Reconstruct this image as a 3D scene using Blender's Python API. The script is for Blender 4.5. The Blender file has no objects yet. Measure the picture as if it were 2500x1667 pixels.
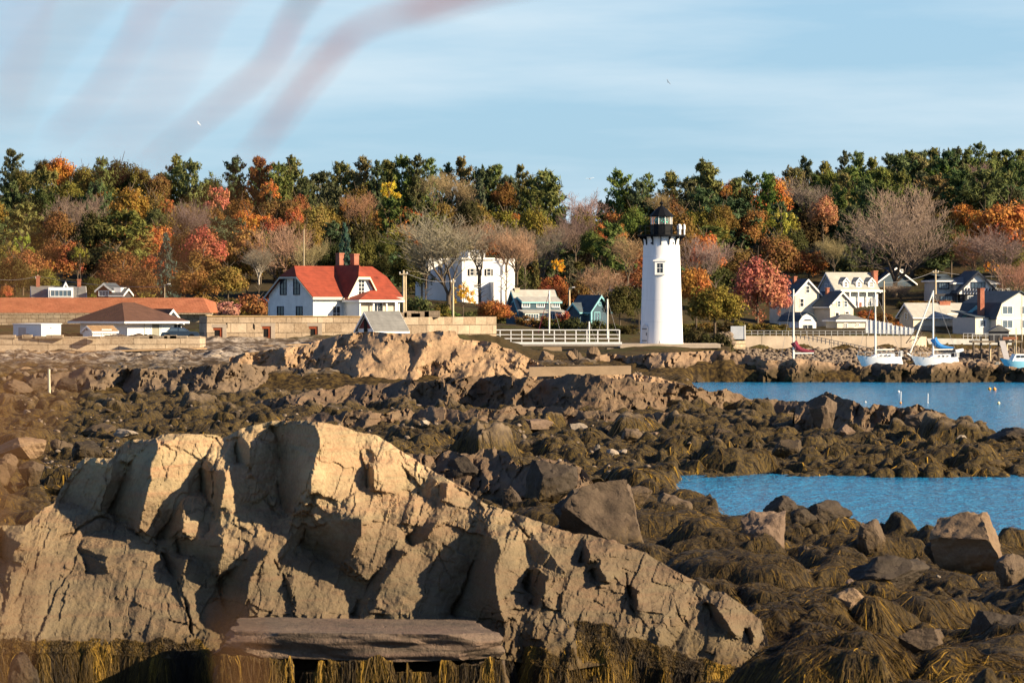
import bpy, math, random
import numpy as np
from mathutils import Vector, Matrix
R = math.radians
scene = bpy.context.scene
COL = scene.collection
# ------------------------------------------------------------------ camera
FPX, CX, HY, CAMH = 10000.0, 1250.0, 755.0, 8.0     # focal length in photo pixels, horizon row, eye height (m)
cd = bpy.data.cameras.new('camera'); cam = bpy.data.objects.new('camera', cd); COL.objects.link(cam)
cam.location = (0, 0, CAMH); cam.rotation_euler = (R(90), 0, 0)
cd.sensor_width = 36; cd.sensor_fit = 'HORIZONTAL'; cd.lens = 36*FPX/2500
cd.shift_y = -(833.5-HY)/2500
cd.clip_start = 0.2; cd.clip_end = 30000
cd.dof.use_dof = True; cd.dof.focus_distance = 430; cd.dof.aperture_fstop = 6.3
scene.camera = cam
# ------------------------------------------------------------------ light
SUN_EL, SUN_AZ = R(23), R(111)                       # azimuth clockwise from the view direction (+Y)
world = bpy.data.worlds.new('World'); scene.world = world; world.use_nodes = True
wn, wl = world.node_tree.nodes, world.node_tree.links
wn.clear()
wo = wn.new('ShaderNodeOutputWorld'); bg = wn.new('ShaderNodeBackground'); bg.inputs['Strength'].default_value = 0.05
sky = wn.new('ShaderNodeTexSky'); sky.sky_type = 'NISHITA'; sky.sun_disc = False
sky.sun_elevation = SUN_EL; sky.sun_rotation = SUN_AZ; sky.altitude = 0; sky.air_density = 1.0; sky.dust_density = 0.4; sky.ozone_density = 2.0
tc = wn.new('ShaderNodeTexCoord'); mp = wn.new('ShaderNodeMapping'); mp.inputs['Scale'].default_value = (4.0, 4.0, 30.0)
mp.inputs['Rotation'].default_value = (0, R(4), 0)
cn = wn.new('ShaderNodeTexNoise'); cn.inputs['Scale'].default_value = 1.6; cn.inputs['Detail'].default_value = 6; cn.inputs['Roughness'].default_value = 0.55
cr = wn.new('ShaderNodeMapRange'); cr.inputs['From Min'].default_value = 0.40; cr.inputs['From Max'].default_value = 0.70; cr.inputs['To Max'].default_value = 1.1
mx = wn.new('ShaderNodeMix'); mx.data_type = 'RGBA'
tint = wn.new('ShaderNodeMix'); tint.data_type = 'RGBA'; tint.blend_type = 'MULTIPLY'; tint.inputs['Factor'].default_value = 1.0
tint.inputs['B'].default_value = (0.80, 0.92, 1.25, 1)
mx.inputs['B'].default_value = (6.0, 7.2, 8.0, 1)
wl.new(tc.outputs['Generated'], mp.inputs['Vector']); wl.new(mp.outputs['Vector'], cn.inputs['Vector'])
wl.new(cn.outputs['Fac'], cr.inputs['Value']); wl.new(cr.outputs['Result'], mx.inputs['Factor'])
air = wn.new('ShaderNodeMix'); air.data_type = 'RGBA'; air.inputs['Factor'].default_value = 0.72; air.inputs['B'].default_value = (3.5, 5.7, 7.3, 1)
sz = wn.new('ShaderNodeSeparateXYZ'); wl.new(tc.outputs['Generated'], sz.inputs[0])
lo = wn.new('ShaderNodeMapRange'); lo.inputs['From Min'].default_value = 0.07; lo.inputs['From Max'].default_value = 0.4; lo.inputs['To Min'].default_value = 0.72; lo.inputs['To Max'].default_value = 0.0
wl.new(sz.outputs['Z'], lo.inputs['Value']); wl.new(lo.outputs['Result'], air.inputs['Factor'])
lc = wn.new('ShaderNodeMath'); lc.operation = 'MULTIPLY'; wl.new(cr.outputs['Result'], lc.inputs[0]); wl.new(lo.outputs['Result'], lc.inputs[1]); wl.new(lc.outputs[0], mx.inputs['Factor'])
wl.new(sky.outputs['Color'], tint.inputs['A']); wl.new(tint.outputs['Result'], air.inputs['A']); wl.new(air.outputs['Result'], mx.inputs['A'])
wl.new(mx.outputs['Result'], bg.inputs['Color']); wl.new(bg.outputs['Background'], wo.inputs['Surface'])
sl = bpy.data.lights.new('sun', 'SUN'); sl.energy = 5.0; sl.angle = R(0.53); sl.color = (1.0, 0.80, 0.54)
so = bpy.data.objects.new('sun', sl); COL.objects.link(so); so.location = (300, -100, 200)
sdir = Vector((math.sin(SUN_AZ)*math.cos(SUN_EL), math.cos(SUN_AZ)*math.cos(SUN_EL), math.sin(SUN_EL)))
so.rotation_euler = (-sdir).to_track_quat('-Z', 'Y').to_euler()
vs = scene.view_settings; scene.display_settings.display_device = 'sRGB'
vs.view_transform = 'Standard'; vs.look = 'None'; vs.exposure = 1.24; vs.gamma = 1.0; vs.use_curve_mapping = False
scene.cycles.use_denoising = True; scene.cycles.max_bounces = 6; scene.cycles.diffuse_bounces = 2; scene.cycles.transparent_max_bounces = 8
# ------------------------------------------------------------------ helpers
def P(px, py, Y):
    """photo pixel at distance Y -> world point"""
    return Vector(((px-CX)*Y/FPX, Y, CAMH-(py-HY)*Y/FPX))
def PX(x, y, z): return CX+x/y*FPX, HY-(z-CAMH)/y*FPX
def tag(o, label=None, cat=None, group=None, kind=None):
    if label: o['label'] = label
    if cat: o['category'] = cat
    if group: o['group'] = group
    if kind: o['kind'] = kind
    return o
def empty(name, loc, rz=0, label=None, cat=None, group=None):
    o = bpy.data.objects.new(name, None); COL.objects.link(o); o.location = loc; o.rotation_euler = (0, 0, rz)
    o.empty_display_size = 0.3
    return tag(o, label, cat, group)
def mesh_np(name, v, f, m=None, parent=None, smooth=False, attrs=None):
    """v (n,3), f (m,k) arrays -> object"""
    me = bpy.data.meshes.new(name); v = np.asarray(v, np.float32); f = np.asarray(f, np.int32); k = f.shape[1]
    me.vertices.add(len(v)); me.vertices.foreach_set('co', v.ravel())
    me.loops.add(f.size); me.loops.foreach_set('vertex_index', f.ravel())
    me.polygons.add(len(f)); me.polygons.foreach_set('loop_start', np.arange(0, f.size, k, dtype=np.int32))
    if smooth: me.polygons.foreach_set('use_smooth', np.ones(len(f), bool))
    for an, av in (attrs or {}).items():
        a = me.attributes.new(an, 'FLOAT', 'POINT'); a.data.foreach_set('value', np.asarray(av, np.float32))
    me.update(calc_edges=True); me.validate()
    if m: me.materials.append(m)
    o = bpy.data.objects.new(name, me); COL.objects.link(o)
    if parent: o.parent = parent
    return o
class MB:
    def __init__(s): s.v = []; s.f = []
    def poly(s, pts):
        i = len(s.v); s.v += [tuple(p) for p in pts]; s.f.append(tuple(range(i, i+len(pts)))); return s
    def box(s, x0, x1, y0, y1, z0, z1):
        i = len(s.v); s.v += [(x, y, z) for z in (z0, z1) for x, y in ((x0, y0), (x1, y0), (x1, y1), (x0, y1))]
        for q in ((3,2,1,0), (4,5,6,7), (0,1,5,4), (1,2,6,5), (2,3,7,6), (3,0,4,7)): s.f.append(tuple(i+k for k in q))
        return s
    def prism(s, pts, d):
        """planar polygon extruded by vector d"""
        n = len(pts); i = len(s.v); d = Vector(d); pts = [Vector(p) for p in pts]
        s.v += [tuple(p) for p in pts]+[tuple(p+d) for p in pts]
        nr = Vector((0, 0, 0))
        for k in range(n): nr += pts[k].cross(pts[(k+1) % n])
        fl = nr.dot(d) > 0
        a = tuple(range(i, i+n)); b = tuple(range(i+2*n-1, i+n-1, -1))
        if fl: a, b = a[::-1], b[::-1]
        s.f += [a, b]
        for k in range(n):
            q = (i+k, i+n+k, i+n+(k+1) % n, i+(k+1) % n)
            s.f.append(q[::-1] if fl else q)
        return s
    def tube(s, p0, p1, r0, r1=None, n=8, caps=True):
        r1 = r0 if r1 is None else r1; p0 = Vector(p0); p1 = Vector(p1); d = (p1-p0)
        if d.length < 1e-6: return s
        q = d.to_track_quat('Z', 'Y'); i = len(s.v)
        for p, r in ((p0, r0), (p1, r1)):
            for k in range(n):
                a = 2*math.pi*k/n; s.v.append(tuple(p+q @ Vector((r*math.cos(a), r*math.sin(a), 0))))
        for k in range(n): s.f.append((i+k, i+(k+1) % n, i+n+(k+1) % n, i+n+k))
        if caps: s.f.append(tuple(range(i+n-1, i-1, -1))); s.f.append(tuple(range(i+n, i+2*n)))
        return s
    def path(s, pts, r, n=6):
        for a, b in zip(pts, pts[1:]): s.tube(a, b, r, r, n)
        return s
    def lathe(s, prof, n=32, c=(0, 0, 0)):
        i = len(s.v); m = len(prof)
        for r, z in prof:
            for k in range(n):
                a = 2*math.pi*k/n; s.v.append((c[0]+r*math.cos(a), c[1]+r*math.sin(a), c[2]+z))
        for j in range(m-1):
            for k in range(n): s.f.append((i+j*n+k, i+j*n+(k+1) % n, i+(j+1)*n+(k+1) % n, i+(j+1)*n+k))
        s.f.append(tuple(range(i+n-1, i-1, -1))); s.f.append(tuple(range(i+(m-1)*n, i+m*n)))
        return s
    def build(s, name, m=None, parent=None, smooth=False, bevel=0):
        me = bpy.data.meshes.new(name); me.from_pydata(s.v, [], s.f); me.update()
        if smooth: me.polygons.foreach_set('use_smooth', np.ones(len(me.polygons), bool))
        if m: me.materials.append(m)
        o = bpy.data.objects.new(name, me); COL.objects.link(o)
        if parent: o.parent = parent
        if smooth: me.set_sharp_from_angle(angle=R(40))
        return o
# ---- numpy noise
def _h(ix, iy, s):
    n = (ix.astype(np.int64)*374761393+iy.astype(np.int64)*668265263+s*144665) & 0xffffffff
    n = ((n ^ (n >> 13))*1274126177) & 0xffffffff; n = n ^ (n >> 16)
    n = (n*2246822519) & 0xffffffff; n = n ^ (n >> 15)
    return (n & 0xffffff)/float(0x1000000)
def vn(x, y, s=0):
    ix = np.floor(x); iy = np.floor(y); fx = x-ix; fy = y-iy
    fx = fx*fx*fx*(fx*(fx*6-15)+10); fy = fy*fy*fy*(fy*(fy*6-15)+10)
    a = _h(ix, iy, s); b = _h(ix+1, iy, s); c = _h(ix, iy+1, s); d = _h(ix+1, iy+1, s)
    return (a*(1-fx)+b*fx)*(1-fy)+(c*(1-fx)+d*fx)*fy-0.5
def fbm(x, y, s=0, o=5, g=0.5):
    t = 0; a = 1; f = 1
    for k in range(o): t = t+a*vn(x*f+17.3*k, y*f-9.1*k, s+k*31); a *= g; f *= 2.03
    return t
def voro(x, y, s=0, off=False):
    """F1, F2 and three random values of the nearest cell (and the offset from its seed)"""
    ix = np.floor(x); iy = np.floor(y); f1 = np.full(x.shape, 9.0); f2 = np.full(x.shape, 9.0); cx = np.zeros(x.shape); cy = np.zeros(x.shape)
    ox = np.zeros(x.shape); oy = np.zeros(x.shape)
    for dx in (-1, 0, 1):
        for dy in (-1, 0, 1):
            jx = ix+dx; jy = iy+dy; ex = x-(jx+0.1+0.8*_h(jx, jy, s)); ey = y-(jy+0.1+0.8*_h(jx, jy, s+7))
            d = np.hypot(ex, ey)
            n = d < f1; f2 = np.where(n, f1, np.minimum(f2, d)); f1 = np.where(n, d, f1); cx = np.where(n, jx, cx); cy = np.where(n, jy, cy)
            if off: ox = np.where(n, ex, ox); oy = np.where(n, ey, oy)
    r = (f1, f2, _h(cx, cy, s+11), _h(cx, cy, s+23), _h(cx, cy, s+37))
    return r+(ox, oy) if off else r
def sstep(a, b, x): t = np.clip((x-a)/(b-a), 0, 1); return t*t*(3-2*t)
# ------------------------------------------------------------------ materials
class NT:
    def __init__(s, name):
        s.m = bpy.data.materials.new(name); s.m.use_nodes = True; s.t = s.m.node_tree; s.n = s.t.nodes; s.l = s.t.links
        s.b = s.n['Principled BSDF']; s.o = s.n['Material Output']
    def put(s, sock, v):
        if hasattr(v, 'is_output') or isinstance(v, bpy.types.NodeSocket): s.l.new(v, sock)
        else:
            if isinstance(v, (tuple, list)) and len(v) == 3 and sock.type == 'RGBA': v = (*v, 1)
            sock.default_value = v
    def noise(s, vec, scale, detail=4, rough=0.55, dist=0):
        n = s.n.new('ShaderNodeTexNoise'); s.put(n.inputs['Vector'], vec); n.inputs['Scale'].default_value = scale
        n.inputs['Detail'].default_value = detail; n.inputs['Roughness'].default_value = rough; n.inputs['Distortion'].default_value = dist
        return n.outputs['Fac']
    def mapv(s, vec, sc=(1, 1, 1), rot=(0, 0, 0)):
        n = s.n.new('ShaderNodeMapping'); s.put(n.inputs['Vector'], vec); n.inputs['Scale'].default_value = sc; n.inputs['Rotation'].default_value = rot
        return n.outputs['Vector']
    def rng(s, v, a, b, c=0.0, d=1.0):
        n = s.n.new('ShaderNodeMapRange'); s.put(n.inputs['Value'], v)
        for k, x in zip(('From Min', 'From Max', 'To Min', 'To Max'), (a, b, c, d)): n.inputs[k].default_value = x
        return n.outputs['Result']
    def mix(s, f, a, b, mode='MIX'):
        n = s.n.new('ShaderNodeMix'); n.data_type = 'RGBA'; n.blend_type = mode
        s.put(n.inputs['Factor'], f); s.put(n.inputs['A'], a); s.put(n.inputs['B'], b); return n.outputs['Result']
    def math(s, op, a, b=0.0):
        n = s.n.new('ShaderNodeMath'); n.operation = op; s.put(n.inputs[0], a); s.put(n.inputs[1], b); return n.outputs[0]
    def pos(s): return s.n.new('ShaderNodeNewGeometry').outputs['Position']
    def obj(s): return s.n.new('ShaderNodeTexCoord').outputs['Object']
    def rand(s): return s.n.new('ShaderNodeObjectInfo').outputs['Random']
    def ocol(s): return s.n.new('ShaderNodeObjectInfo').outputs['Color']
    def attr(s, a): n = s.n.new('ShaderNodeAttribute'); n.attribute_name = a; return n.outputs['Fac']
    def sep(s, v, i): n = s.n.new('ShaderNodeSeparateXYZ'); s.put(n.inputs[0], v); return n.outputs[i]
    def bump(s, h, dist=0.02, strength=1.0):
        n = s.n.new('ShaderNodeBump'); s.put(n.inputs['Height'], h); n.inputs['Distance'].default_value = dist; n.inputs['Strength'].default_value = strength
        s.l.new(n.outputs['Normal'], s.b.inputs['Normal'])
    def fin(s, col, rough=0.8, spec=0.3):
        s.put(s.b.inputs['Base Color'], col); s.put(s.b.inputs['Roughness'], rough); s.b.inputs['Specular IOR Level'].default_value = spec
        return s.m
_MC = {}
def paint(name, col, rough=0.7, var=0.12, scale=1.5, spec=0.3):
    """weathered plain paint, stone, cloth ..."""
    if name in _MC: return _MC[name]
    t = NT(name); p = t.obj(); n = t.noise(p, scale, 5); n2 = t.noise(p, scale*9, 3)
    f = t.rng(t.math('ADD', n, t.math('MULTIPLY', n2, 0.5)), 0.45, 1.0)
    c = t.mix(f, tuple(x*(1-var) for x in col), tuple(min(1, x*(1+var)) for x in col))
    t.bump(n2, 0.01, 0.3); _MC[name] = t.fin(c, rough, spec); return _MC[name]
def boards(name, col, pitch=0.18, axis=2, depth=0.35, rough=0.7, var=0.1):
    """clapboards, shingle courses or planks: dark lap lines every pitch m"""
    if name in _MC: return _MC[name]
    t = NT(name); p = t.obj(); z = t.sep(p, axis); fr = t.math('FRACT', t.math('DIVIDE', z, pitch))
    line = t.rng(fr, 0.0, 0.14, 1.0, 0.0); n = t.noise(p, 1.2, 5)
    c = t.mix(t.rng(n, 0.3, 0.7), tuple(x*(1-var) for x in col), tuple(min(1, x*(1+var)) for x in col))
    c = t.mix(t.math('MULTIPLY', line, depth), c, tuple(x*0.3 for x in col))
    t.bump(fr, 0.03, 0.6); _MC[name] = t.fin(c, rough); return _MC[name]
def masonry(name, c1, c2, mortar, bw, bh, rot=(R(90), 0, 0), mort=0.012, rough=0.9, bumpd=0.03, offs=0.5):
    """blocks or bricks on an upright face"""
    if name in _MC: return _MC[name]
    t = NT(name); p = t.obj(); xy = t.n.new('ShaderNodeCombineXYZ')
    t.put(xy.inputs[0], t.math('ADD', t.sep(p, 0), t.sep(p, 1))); t.put(xy.inputs[1], t.sep(p, 2))
    b = t.n.new('ShaderNodeTexBrick'); t.put(b.inputs['Vector'], xy.outputs[0]); b.offset = offs
    b.inputs['Scale'].default_value = 1; b.inputs['Brick Width'].default_value = bw; b.inputs['Row Height'].default_value = bh
    b.inputs['Mortar Size'].default_value = mort; b.inputs['Mortar Smooth'].default_value = 0.3; b.inputs['Bias'].default_value = 0.0
    t.put(b.inputs['Color1'], c1); t.put(b.inputs['Color2'], c2); t.put(b.inputs['Mortar'], mortar)
    n = t.noise(p, 0.6, 6, 0.65); n2 = t.noise(p, 5, 4)
    c = t.mix(t.rng(n, 0.38, 0.68, 0, 0.7), b.outputs['Color'], tuple(x*0.5 for x in c1))
    c = t.mix(t.rng(n2, 0.3, 0.75, 0, 0.35), c, tuple(min(1, x*1.35) for x in c2))
    t.bump(t.math('SUBTRACT', t.math('MULTIPLY', n2, 0.6), b.outputs['Fac']), bumpd, 0.8); _MC[name] = t.fin(c, rough, 0.2); return _MC[name]
def rock_mat(name, c1, c2, c3, weed=(0.0, 1.0), wcol=((0.035, 0.022, 0.008), (0.10, 0.06, 0.012)), boulder=False, bs=1.0, strata=0.5, tide=None):
    """bedrock: mottled, banded, stained, with weed and dark wet rock below a height"""
    t = NT(name); pw = t.pos(); p = t.obj() if boulder else pw
    if boulder:
        a = t.n.new('ShaderNodeVectorMath'); a.operation = 'ADD'; t.put(a.inputs[0], p); t.put(a.inputs[1], t.math('MULTIPLY', t.rand(), 50.0)); p = a.outputs[0]
    n1 = t.noise(p, 0.45*bs, 8, 0.62); n2 = t.noise(p, 2.6*bs, 6, 0.6, 0.4); st = t.noise(t.mapv(p, (0.8, 0.8, 9.0), (R(8), R(-14), R(20))), 0.55*bs, 6, 0.6, 0.6)
    fine = t.noise(p, 14*bs, 4, 0.7)
    c = t.mix(t.rng(n1, 0.34, 0.66), c1, c2)
    c = t.mix(t.math('MULTIPLY', t.rng(st, 0.42, 0.66), strata), c, c3)
    c = t.mix(t.rng(n2, 0.5, 0.72, 0, 0.55), c, tuple(x*0.42 for x in c1))
    c = t.mix(t.rng(fine, 0.35, 0.7, 0, 0.4), c, tuple(min(1, x*1.25) for x in c2))
    vo = t.n.new('ShaderNodeTexVoronoi'); vo.feature = 'DISTANCE_TO_EDGE'; vo.inputs['Scale'].default_value = 0.75*bs; wv = t.n.new('ShaderNodeVectorMath'); wv.operation = 'ADD'
    nv = t.n.new('ShaderNodeTexNoise'); t.put(nv.inputs['Vector'], p); nv.inputs['Scale'].default_value = 1.3*bs; nv.inputs['Detail'].default_value = 5
    t.put(wv.inputs[0], t.mapv(p, (1, .5, .8), (R(10), R(25), R(15)))); t.put(wv.inputs[1], nv.outputs['Color']); t.put(vo.inputs['Vector'], wv.outputs[0]); crk = t.rng(vo.outputs['Distance'], 0.0, 0.022, 1.0, 0.0)
    crk = t.math('MULTIPLY', crk, t.rng(n1, .5, .62)); c = t.mix(t.math('MULTIPLY', crk, .45), c, tuple(x*0.3 for x in c1))
    if boulder: c = t.mix(t.rng(t.rand(), 0, 1, 0, 0.55), c, tuple(x*0.5 for x in c1))
    z = t.math('ADD', t.sep(pw, 2), t.math('MULTIPLY', t.math('SUBTRACT', t.noise(pw, 0.7, 5, 0.6), 0.5), 2.2))
    if tide: c = t.mix(t.rng(t.math('ADD', z, t.math('MULTIPLY', n2, 0.9)), tide[0], tide[1], .7, 0.0), c, (.05, .038, .025))
    wm = t.rng(z, weed[0], weed[1], 1.0, 0.0)
    wt = t.noise(t.mapv(pw, (7, 7, 1.0)), 1.2, 5, 0.7, 1.0)
    wc = t.mix(t.rng(wt, 0.42, 0.68), wcol[0], wcol[1])
    c = t.mix(wm, c, wc)
    h = t.math('ADD', t.math('ADD', t.math('MULTIPLY', n2, 0.6), t.math('MULTIPLY', fine, 0.18)), t.math('MULTIPLY', st, 0.25*strata))
    h = t.math('SUBTRACT', h, t.math('MULTIPLY', crk, .12))
    t.bump(h, 0.28/bs, 0.75); return t.fin(c, 0.85, 0.25)
def leaf_mat(name, trans=0.35):
    """leaf or needle: the tree's own colour, clump by clump lighter, darker, warmer"""
    t = NT(name); c = t.ocol(); a = t.attr('tone'); hs = t.n.new('ShaderNodeHueSaturation')
    t.put(hs.inputs['Color'], c); t.put(hs.inputs['Hue'], t.rng(t.attr('hue'), 0, 1, 0.47, 0.53)); t.put(hs.inputs['Value'], t.rng(a, 0, 1, 0.85, 1.45)); hs.inputs['Saturation'].default_value = 1.0
    d = t.n.new('ShaderNodeBsdfDiffuse'); tr = t.n.new('ShaderNodeBsdfTranslucent'); mxs = t.n.new('ShaderNodeMixShader'); mxs.inputs[0].default_value = trans
    t.l.new(hs.outputs[0], d.inputs[0]); t.l.new(hs.outputs[0], tr.inputs[0]); t.l.new(d.outputs[0], mxs.inputs[1]); t.l.new(tr.outputs[0], mxs.inputs[2])
    t.l.new(mxs.outputs[0], t.o.inputs['Surface']); t.n.remove(t.b); return t.m
def glass_mat(name, col, rough=0.08):
    t = NT(name); n = t.noise(t.obj(), 0.8, 2); return t.fin(t.mix(n, col, tuple(x*1.8 for x in col)), rough, 0.7)
# ------------------------------------------------------------------ terrain
FR = {'A': (0, 980, 2.282), 'B': (900, 980, 2.2825), 'C': (1600, 920, 2.099), 'D': (0, 820, 2.352), 'E': (900, 820, 2.352), 'N': (0, 0, 1)}
def fr(k, pts): x, y, s = FR[k]; return [(x+a/s, y+b/s) for a, b in pts]
CTRL = [ # px, distance, height
 (-600,62,.4),(0,62,.4),(1250,62,.4),(1900,62,.6),(2500,62,1.0),(3200,62,1.0),(0,72,.35),(700,72,.3),(1400,72,.35),(0,79,.35),(500,79,.3),(900,79,.3),(1400,79,.35),(1750,79,.6),(0,88,1.0),(700,88,1.0),(1400,88,1.0),(2000,78,1.3),(2500,80,1.3),
 (0,105,.9),(700,110,.9),(1300,110,.9),(1700,105,1.1),(2100,110,1.0),(2500,112,.8),(1500,140,1.1),(1760,140,1.1),(2000,137,1.0),(2250,126,.75),(2500,120,.55),(2900,118,.4),
 (1640,158,.9),(1800,153,.2),(2000,148,.0),(2250,136,.0),(2500,131,-.2),(3000,130,-.4),
 (1750,172,-.7),(2000,165,-.8),(2300,160,-.9),(2600,165,-.9),(1800,186,-.6),(2200,186,-.7),(2600,186,-.7),(3100,180,-.9),
 (1600,172,.5),(1560,190,.35),(1500,170,.7),
 (1700,195.5,.0),(2000,195.5,.0),(2300,195.5,.0),(2600,195.5,.0),(1700,203,.3),(2100,203,.3),(2500,203,.3),(3000,203,.2),
 (1700,235,.55),(2000,235,.5),(2300,232,.5),(2500,220,.8),(2600,212,.7),(1800,268,.8),(2100,260,.6),(1600,290,.9),
 (1850,305,-.5),(2100,296,-.6),(2300,272,-.6),(2450,250,-.6),(2700,245,-.6),(1740,330,-.4),
 (0,140,.6),(700,150,.6),(1250,150,.7),(0,200,.5),(700,200,.5),(1250,210,.5),(0,260,.6),(700,260,.6),(1200,270,.8),(0,320,.7),(700,320,.7),(1200,330,1.0),
 (-600,200,.5),(-600,320,.7),(-600,420,3.4),
 (0,349,.6),(400,349,.6),(700,349,.8),(0,364,2.3),(400,364,2.3),(700,364,2.6),(0,420,3.35),(400,424,3.5),(760,430,4.0),(1000,372,3.6),(1000,430,3.6),(1300,360,1.8),(1300,430,2.6),(1500,350,1.2),(1500,400,1.2),
 (1650,390,-.5),(1800,380,-.8),(2200,380,-.9),(2600,380,-.9),(3200,380,-.9),(1560,436,.6),(1800,436,-.3),(2200,436,-.3),(2600,436,-.3),
 (1500,462,2.2),(1700,462,2.4),(1900,462,1.6),(2200,462,1.3),(2500,462,1.0),(1900,490,-.5),(2200,500,-.7),(2500,500,-.8),(2900,500,-.8),(1950,535,-.3),(2200,545,-.6),(2500,550,-.8),
 (1480,490,2.9),(1620,498,3.6),(1760,500,3.4),(1350,480,2.9),(1200,480,3.0),(1250,500,3.0),
 (0,452,4.95),(300,452,4.95),(500,452,5.2),(700,462,6.2),(900,475,6.3),(600,490,6.4),(1050,470,5.6),
 (0,520,6.5),(500,530,7.2),(900,545,7.2),(1200,545,6.0),(1450,545,5.0),(1620,545,4.7),(1750,545,4.6),(1850,565,4.6),(2100,570,4.6),(2250,575,4.4),(2500,585,4.2),
 (1950,600,5.2),(2050,602,5.6),(2100,640,8.4),(2200,640,8.2),(2300,605,4.8),(2350,640,8.8),(2450,640,8.8),(2500,600,4.4),(1850,620,7),
 (0,600,9),(500,600,9),(1000,610,9.5),(1300,610,8.5),(1600,610,8),(0,660,12),(700,660,12),(1400,660,10.5),(1900,660,12),(2500,670,13),
 (0,720,16),(700,720,15.5),(1400,720,12),(1900,720,15),(2500,720,19),(0,775,21),(700,775,20),(1400,775,14),(1900,775,19),(2500,785,27),
 (0,830,31),(600,830,30),(1000,830,30),(1250,830,27),(1400,830,22),(1550,830,25),(1800,830,29),(2100,830,34),(2500,830,38),(0,920,31),(600,920,30),(1000,920,29),(1400,920,23),(1800,920,30),(2500,920,38),
 (-700,700,15),(3200,700,18),(-700,900,29),(3200,900,36),(700,1300,22),(2500,1300,30)]
_c = np.array(CTRL, float); _cx = (_c[:, 0]-CX)*_c[:, 1]/FPX; _cy = _c[:, 1]; _cz = _c[:, 2]
_ll = np.log(_cy)*9.0; _uu = (_c[:, 0]-CX)/1250*1.6
def base_z(px, Y):
    """smooth terrain height through the control heights"""
    shp = np.shape(px); px = np.ravel(np.asarray(px, float)); Y = np.ravel(np.asarray(Y, float)); out = np.empty(len(px))
    for a in range(0, len(px), 60000):
        b = slice(a, a+60000); d = ((px[b]-CX)/1250*1.6)[:, None]-_uu[None]; e = (np.log(Y[b])*9.0)[:, None]-_ll[None]
        w = 1/((0.35*d*d+e*e)**2.2+1e-5); out[b] = (w*_cz).sum(1)/w.sum(1)
    return out.reshape(shp)
def fan(px0, px1, npx, Ys, detail, coarse=7):
    """ground sheet as a fan of radial columns and distance rows; detail(X, Y, z) adds relief"""
    u = np.linspace(px0, px1, npx); cu = np.linspace(px0, px1, npx//coarse+2); cY = np.interp(np.linspace(0, 1, len(Ys)//coarse+2), np.linspace(0, 1, len(Ys)), Ys)
    gu, gy = np.meshgrid(cu, cY); zb = base_z(gu, gy)
    iu = np.interp(u, cu, np.arange(len(cu))); iy = np.interp(Ys, cY, np.arange(len(cY)))
    a = np.clip(iu.astype(int), 0, len(cu)-2); b = np.clip(iy.astype(int), 0, len(cY)-2); fa = (iu-a)[None]; fb = (iy-b)[:, None]
    z = (zb[b][:, a]*(1-fa)+zb[b][:, a+1]*fa)*(1-fb)+(zb[b+1][:, a]*(1-fa)+zb[b+1][:, a+1]*fa)*fb
    U, YY = np.meshgrid(u, Ys); X = (U-CX)*YY/FPX; z = carve(U, YY, z)
    return X, YY, detail(X, YY, z), u
def carve(px, Y, z):
    """cove, channel and boat basin: the ground sinks under the water there"""
    yn = np.interp(px, [1640, 1760, 2014, 2060, 2090, 2200, 2300, 2500, 2900], [172, 153, 151, 147, 143, 140, 138, 136, 132])
    w1 = sstep(0, 5, Y-yn)*sstep(195.6, 193.5, Y)*sstep(1640, 1700, px)
    yc = np.interp(px, [1640, 1700, 1950, 2000, 2450, 2700], [322, 304, 300, 262, 254, 250])
    w2 = sstep(0, 6, Y-yc)*sstep(451.5, 449, Y)*sstep(1668, 1712, px)
    w3 = sstep(474, 480, Y)*sstep(550, 545, Y)*sstep(1850, 1930, px)
    w = np.maximum(np.maximum(w1, w2), w3); z = z*(1-w)-0.9*w
    yw = np.interp(px, [1818, 2226, 2261, 2263, 2470], [560, 564, 572, 574, 580]); cap = np.interp(Y-yw, [-16, -8, .3, 1.4, 4], [.2, 1.2, 2.7, 9, 99])
    return np.where((px > 1790) & (Y > 470), np.minimum(z, cap), z)
def grid_faces(nr, nc):
    i = (np.arange(nr-1)[:, None]*nc+np.arange(nc-1)[None]).ravel(); return np.stack([i, i+1, i+nc+1, i+nc], 1)
def domes(X, Y, s, sc, amp):
    """lumpy stones: tilted, flattened, of very uneven size"""
    x = X/sc+0.45*fbm(X/sc, Y/sc, s+3, 3); y = Y/(sc*1.3)+0.45*fbm(X/sc, Y/sc, s+5, 3)
    f1, f2, a, b, c, ox, oy = voro(x, y, s, True)
    dm = np.clip((f2-f1)*1.5, 0, 1); dm = 1-(1-dm)**2.5; tl = (b-0.5)*ox*2.2+(c-0.5)*oy*1.6
    return amp*dm*(0.1+0.9*a*a+tl*0.8)*(0.3+1.4*np.clip(fbm(X/sc/5, Y/sc/5, s+8, 2)+0.45, 0, 1))
def near_detail(X, Y, z):
    wet = sstep(-0.35, 0.35, z)
    d = domes(X, Y, 5, 3.6, 1.15)*wet+domes(X, Y, 9, 1.5, 0.42)+domes(X, Y, 14, 0.5, 0.09)
    return z-0.4+d+0.16*fbm(X*0.9, Y*0.9, 2, 5)
def mid_detail(X, Y, z):
    wet = sstep(-0.35, 0.25, z)
    d = domes(X, Y, 25, 3.4, 0.95)*wet+domes(X, Y, 29, 1.3, 0.48)+domes(X, Y, 34, 0.55, 0.14)
    return z-0.30+d+0.16*fbm(X*0.8, Y*0.5, 3, 5)
def far_detail(X, Y, z):
    r = 1-sstep(468, 484, Y)
    return z+r*(domes(X, Y, 45, 2.2, 0.35)+domes(X, Y, 49, 1.0, 0.2)-0.15)+0.25*fbm(X*0.3, Y*0.3, 8, 4)*sstep(300, 500, Y)
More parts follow.
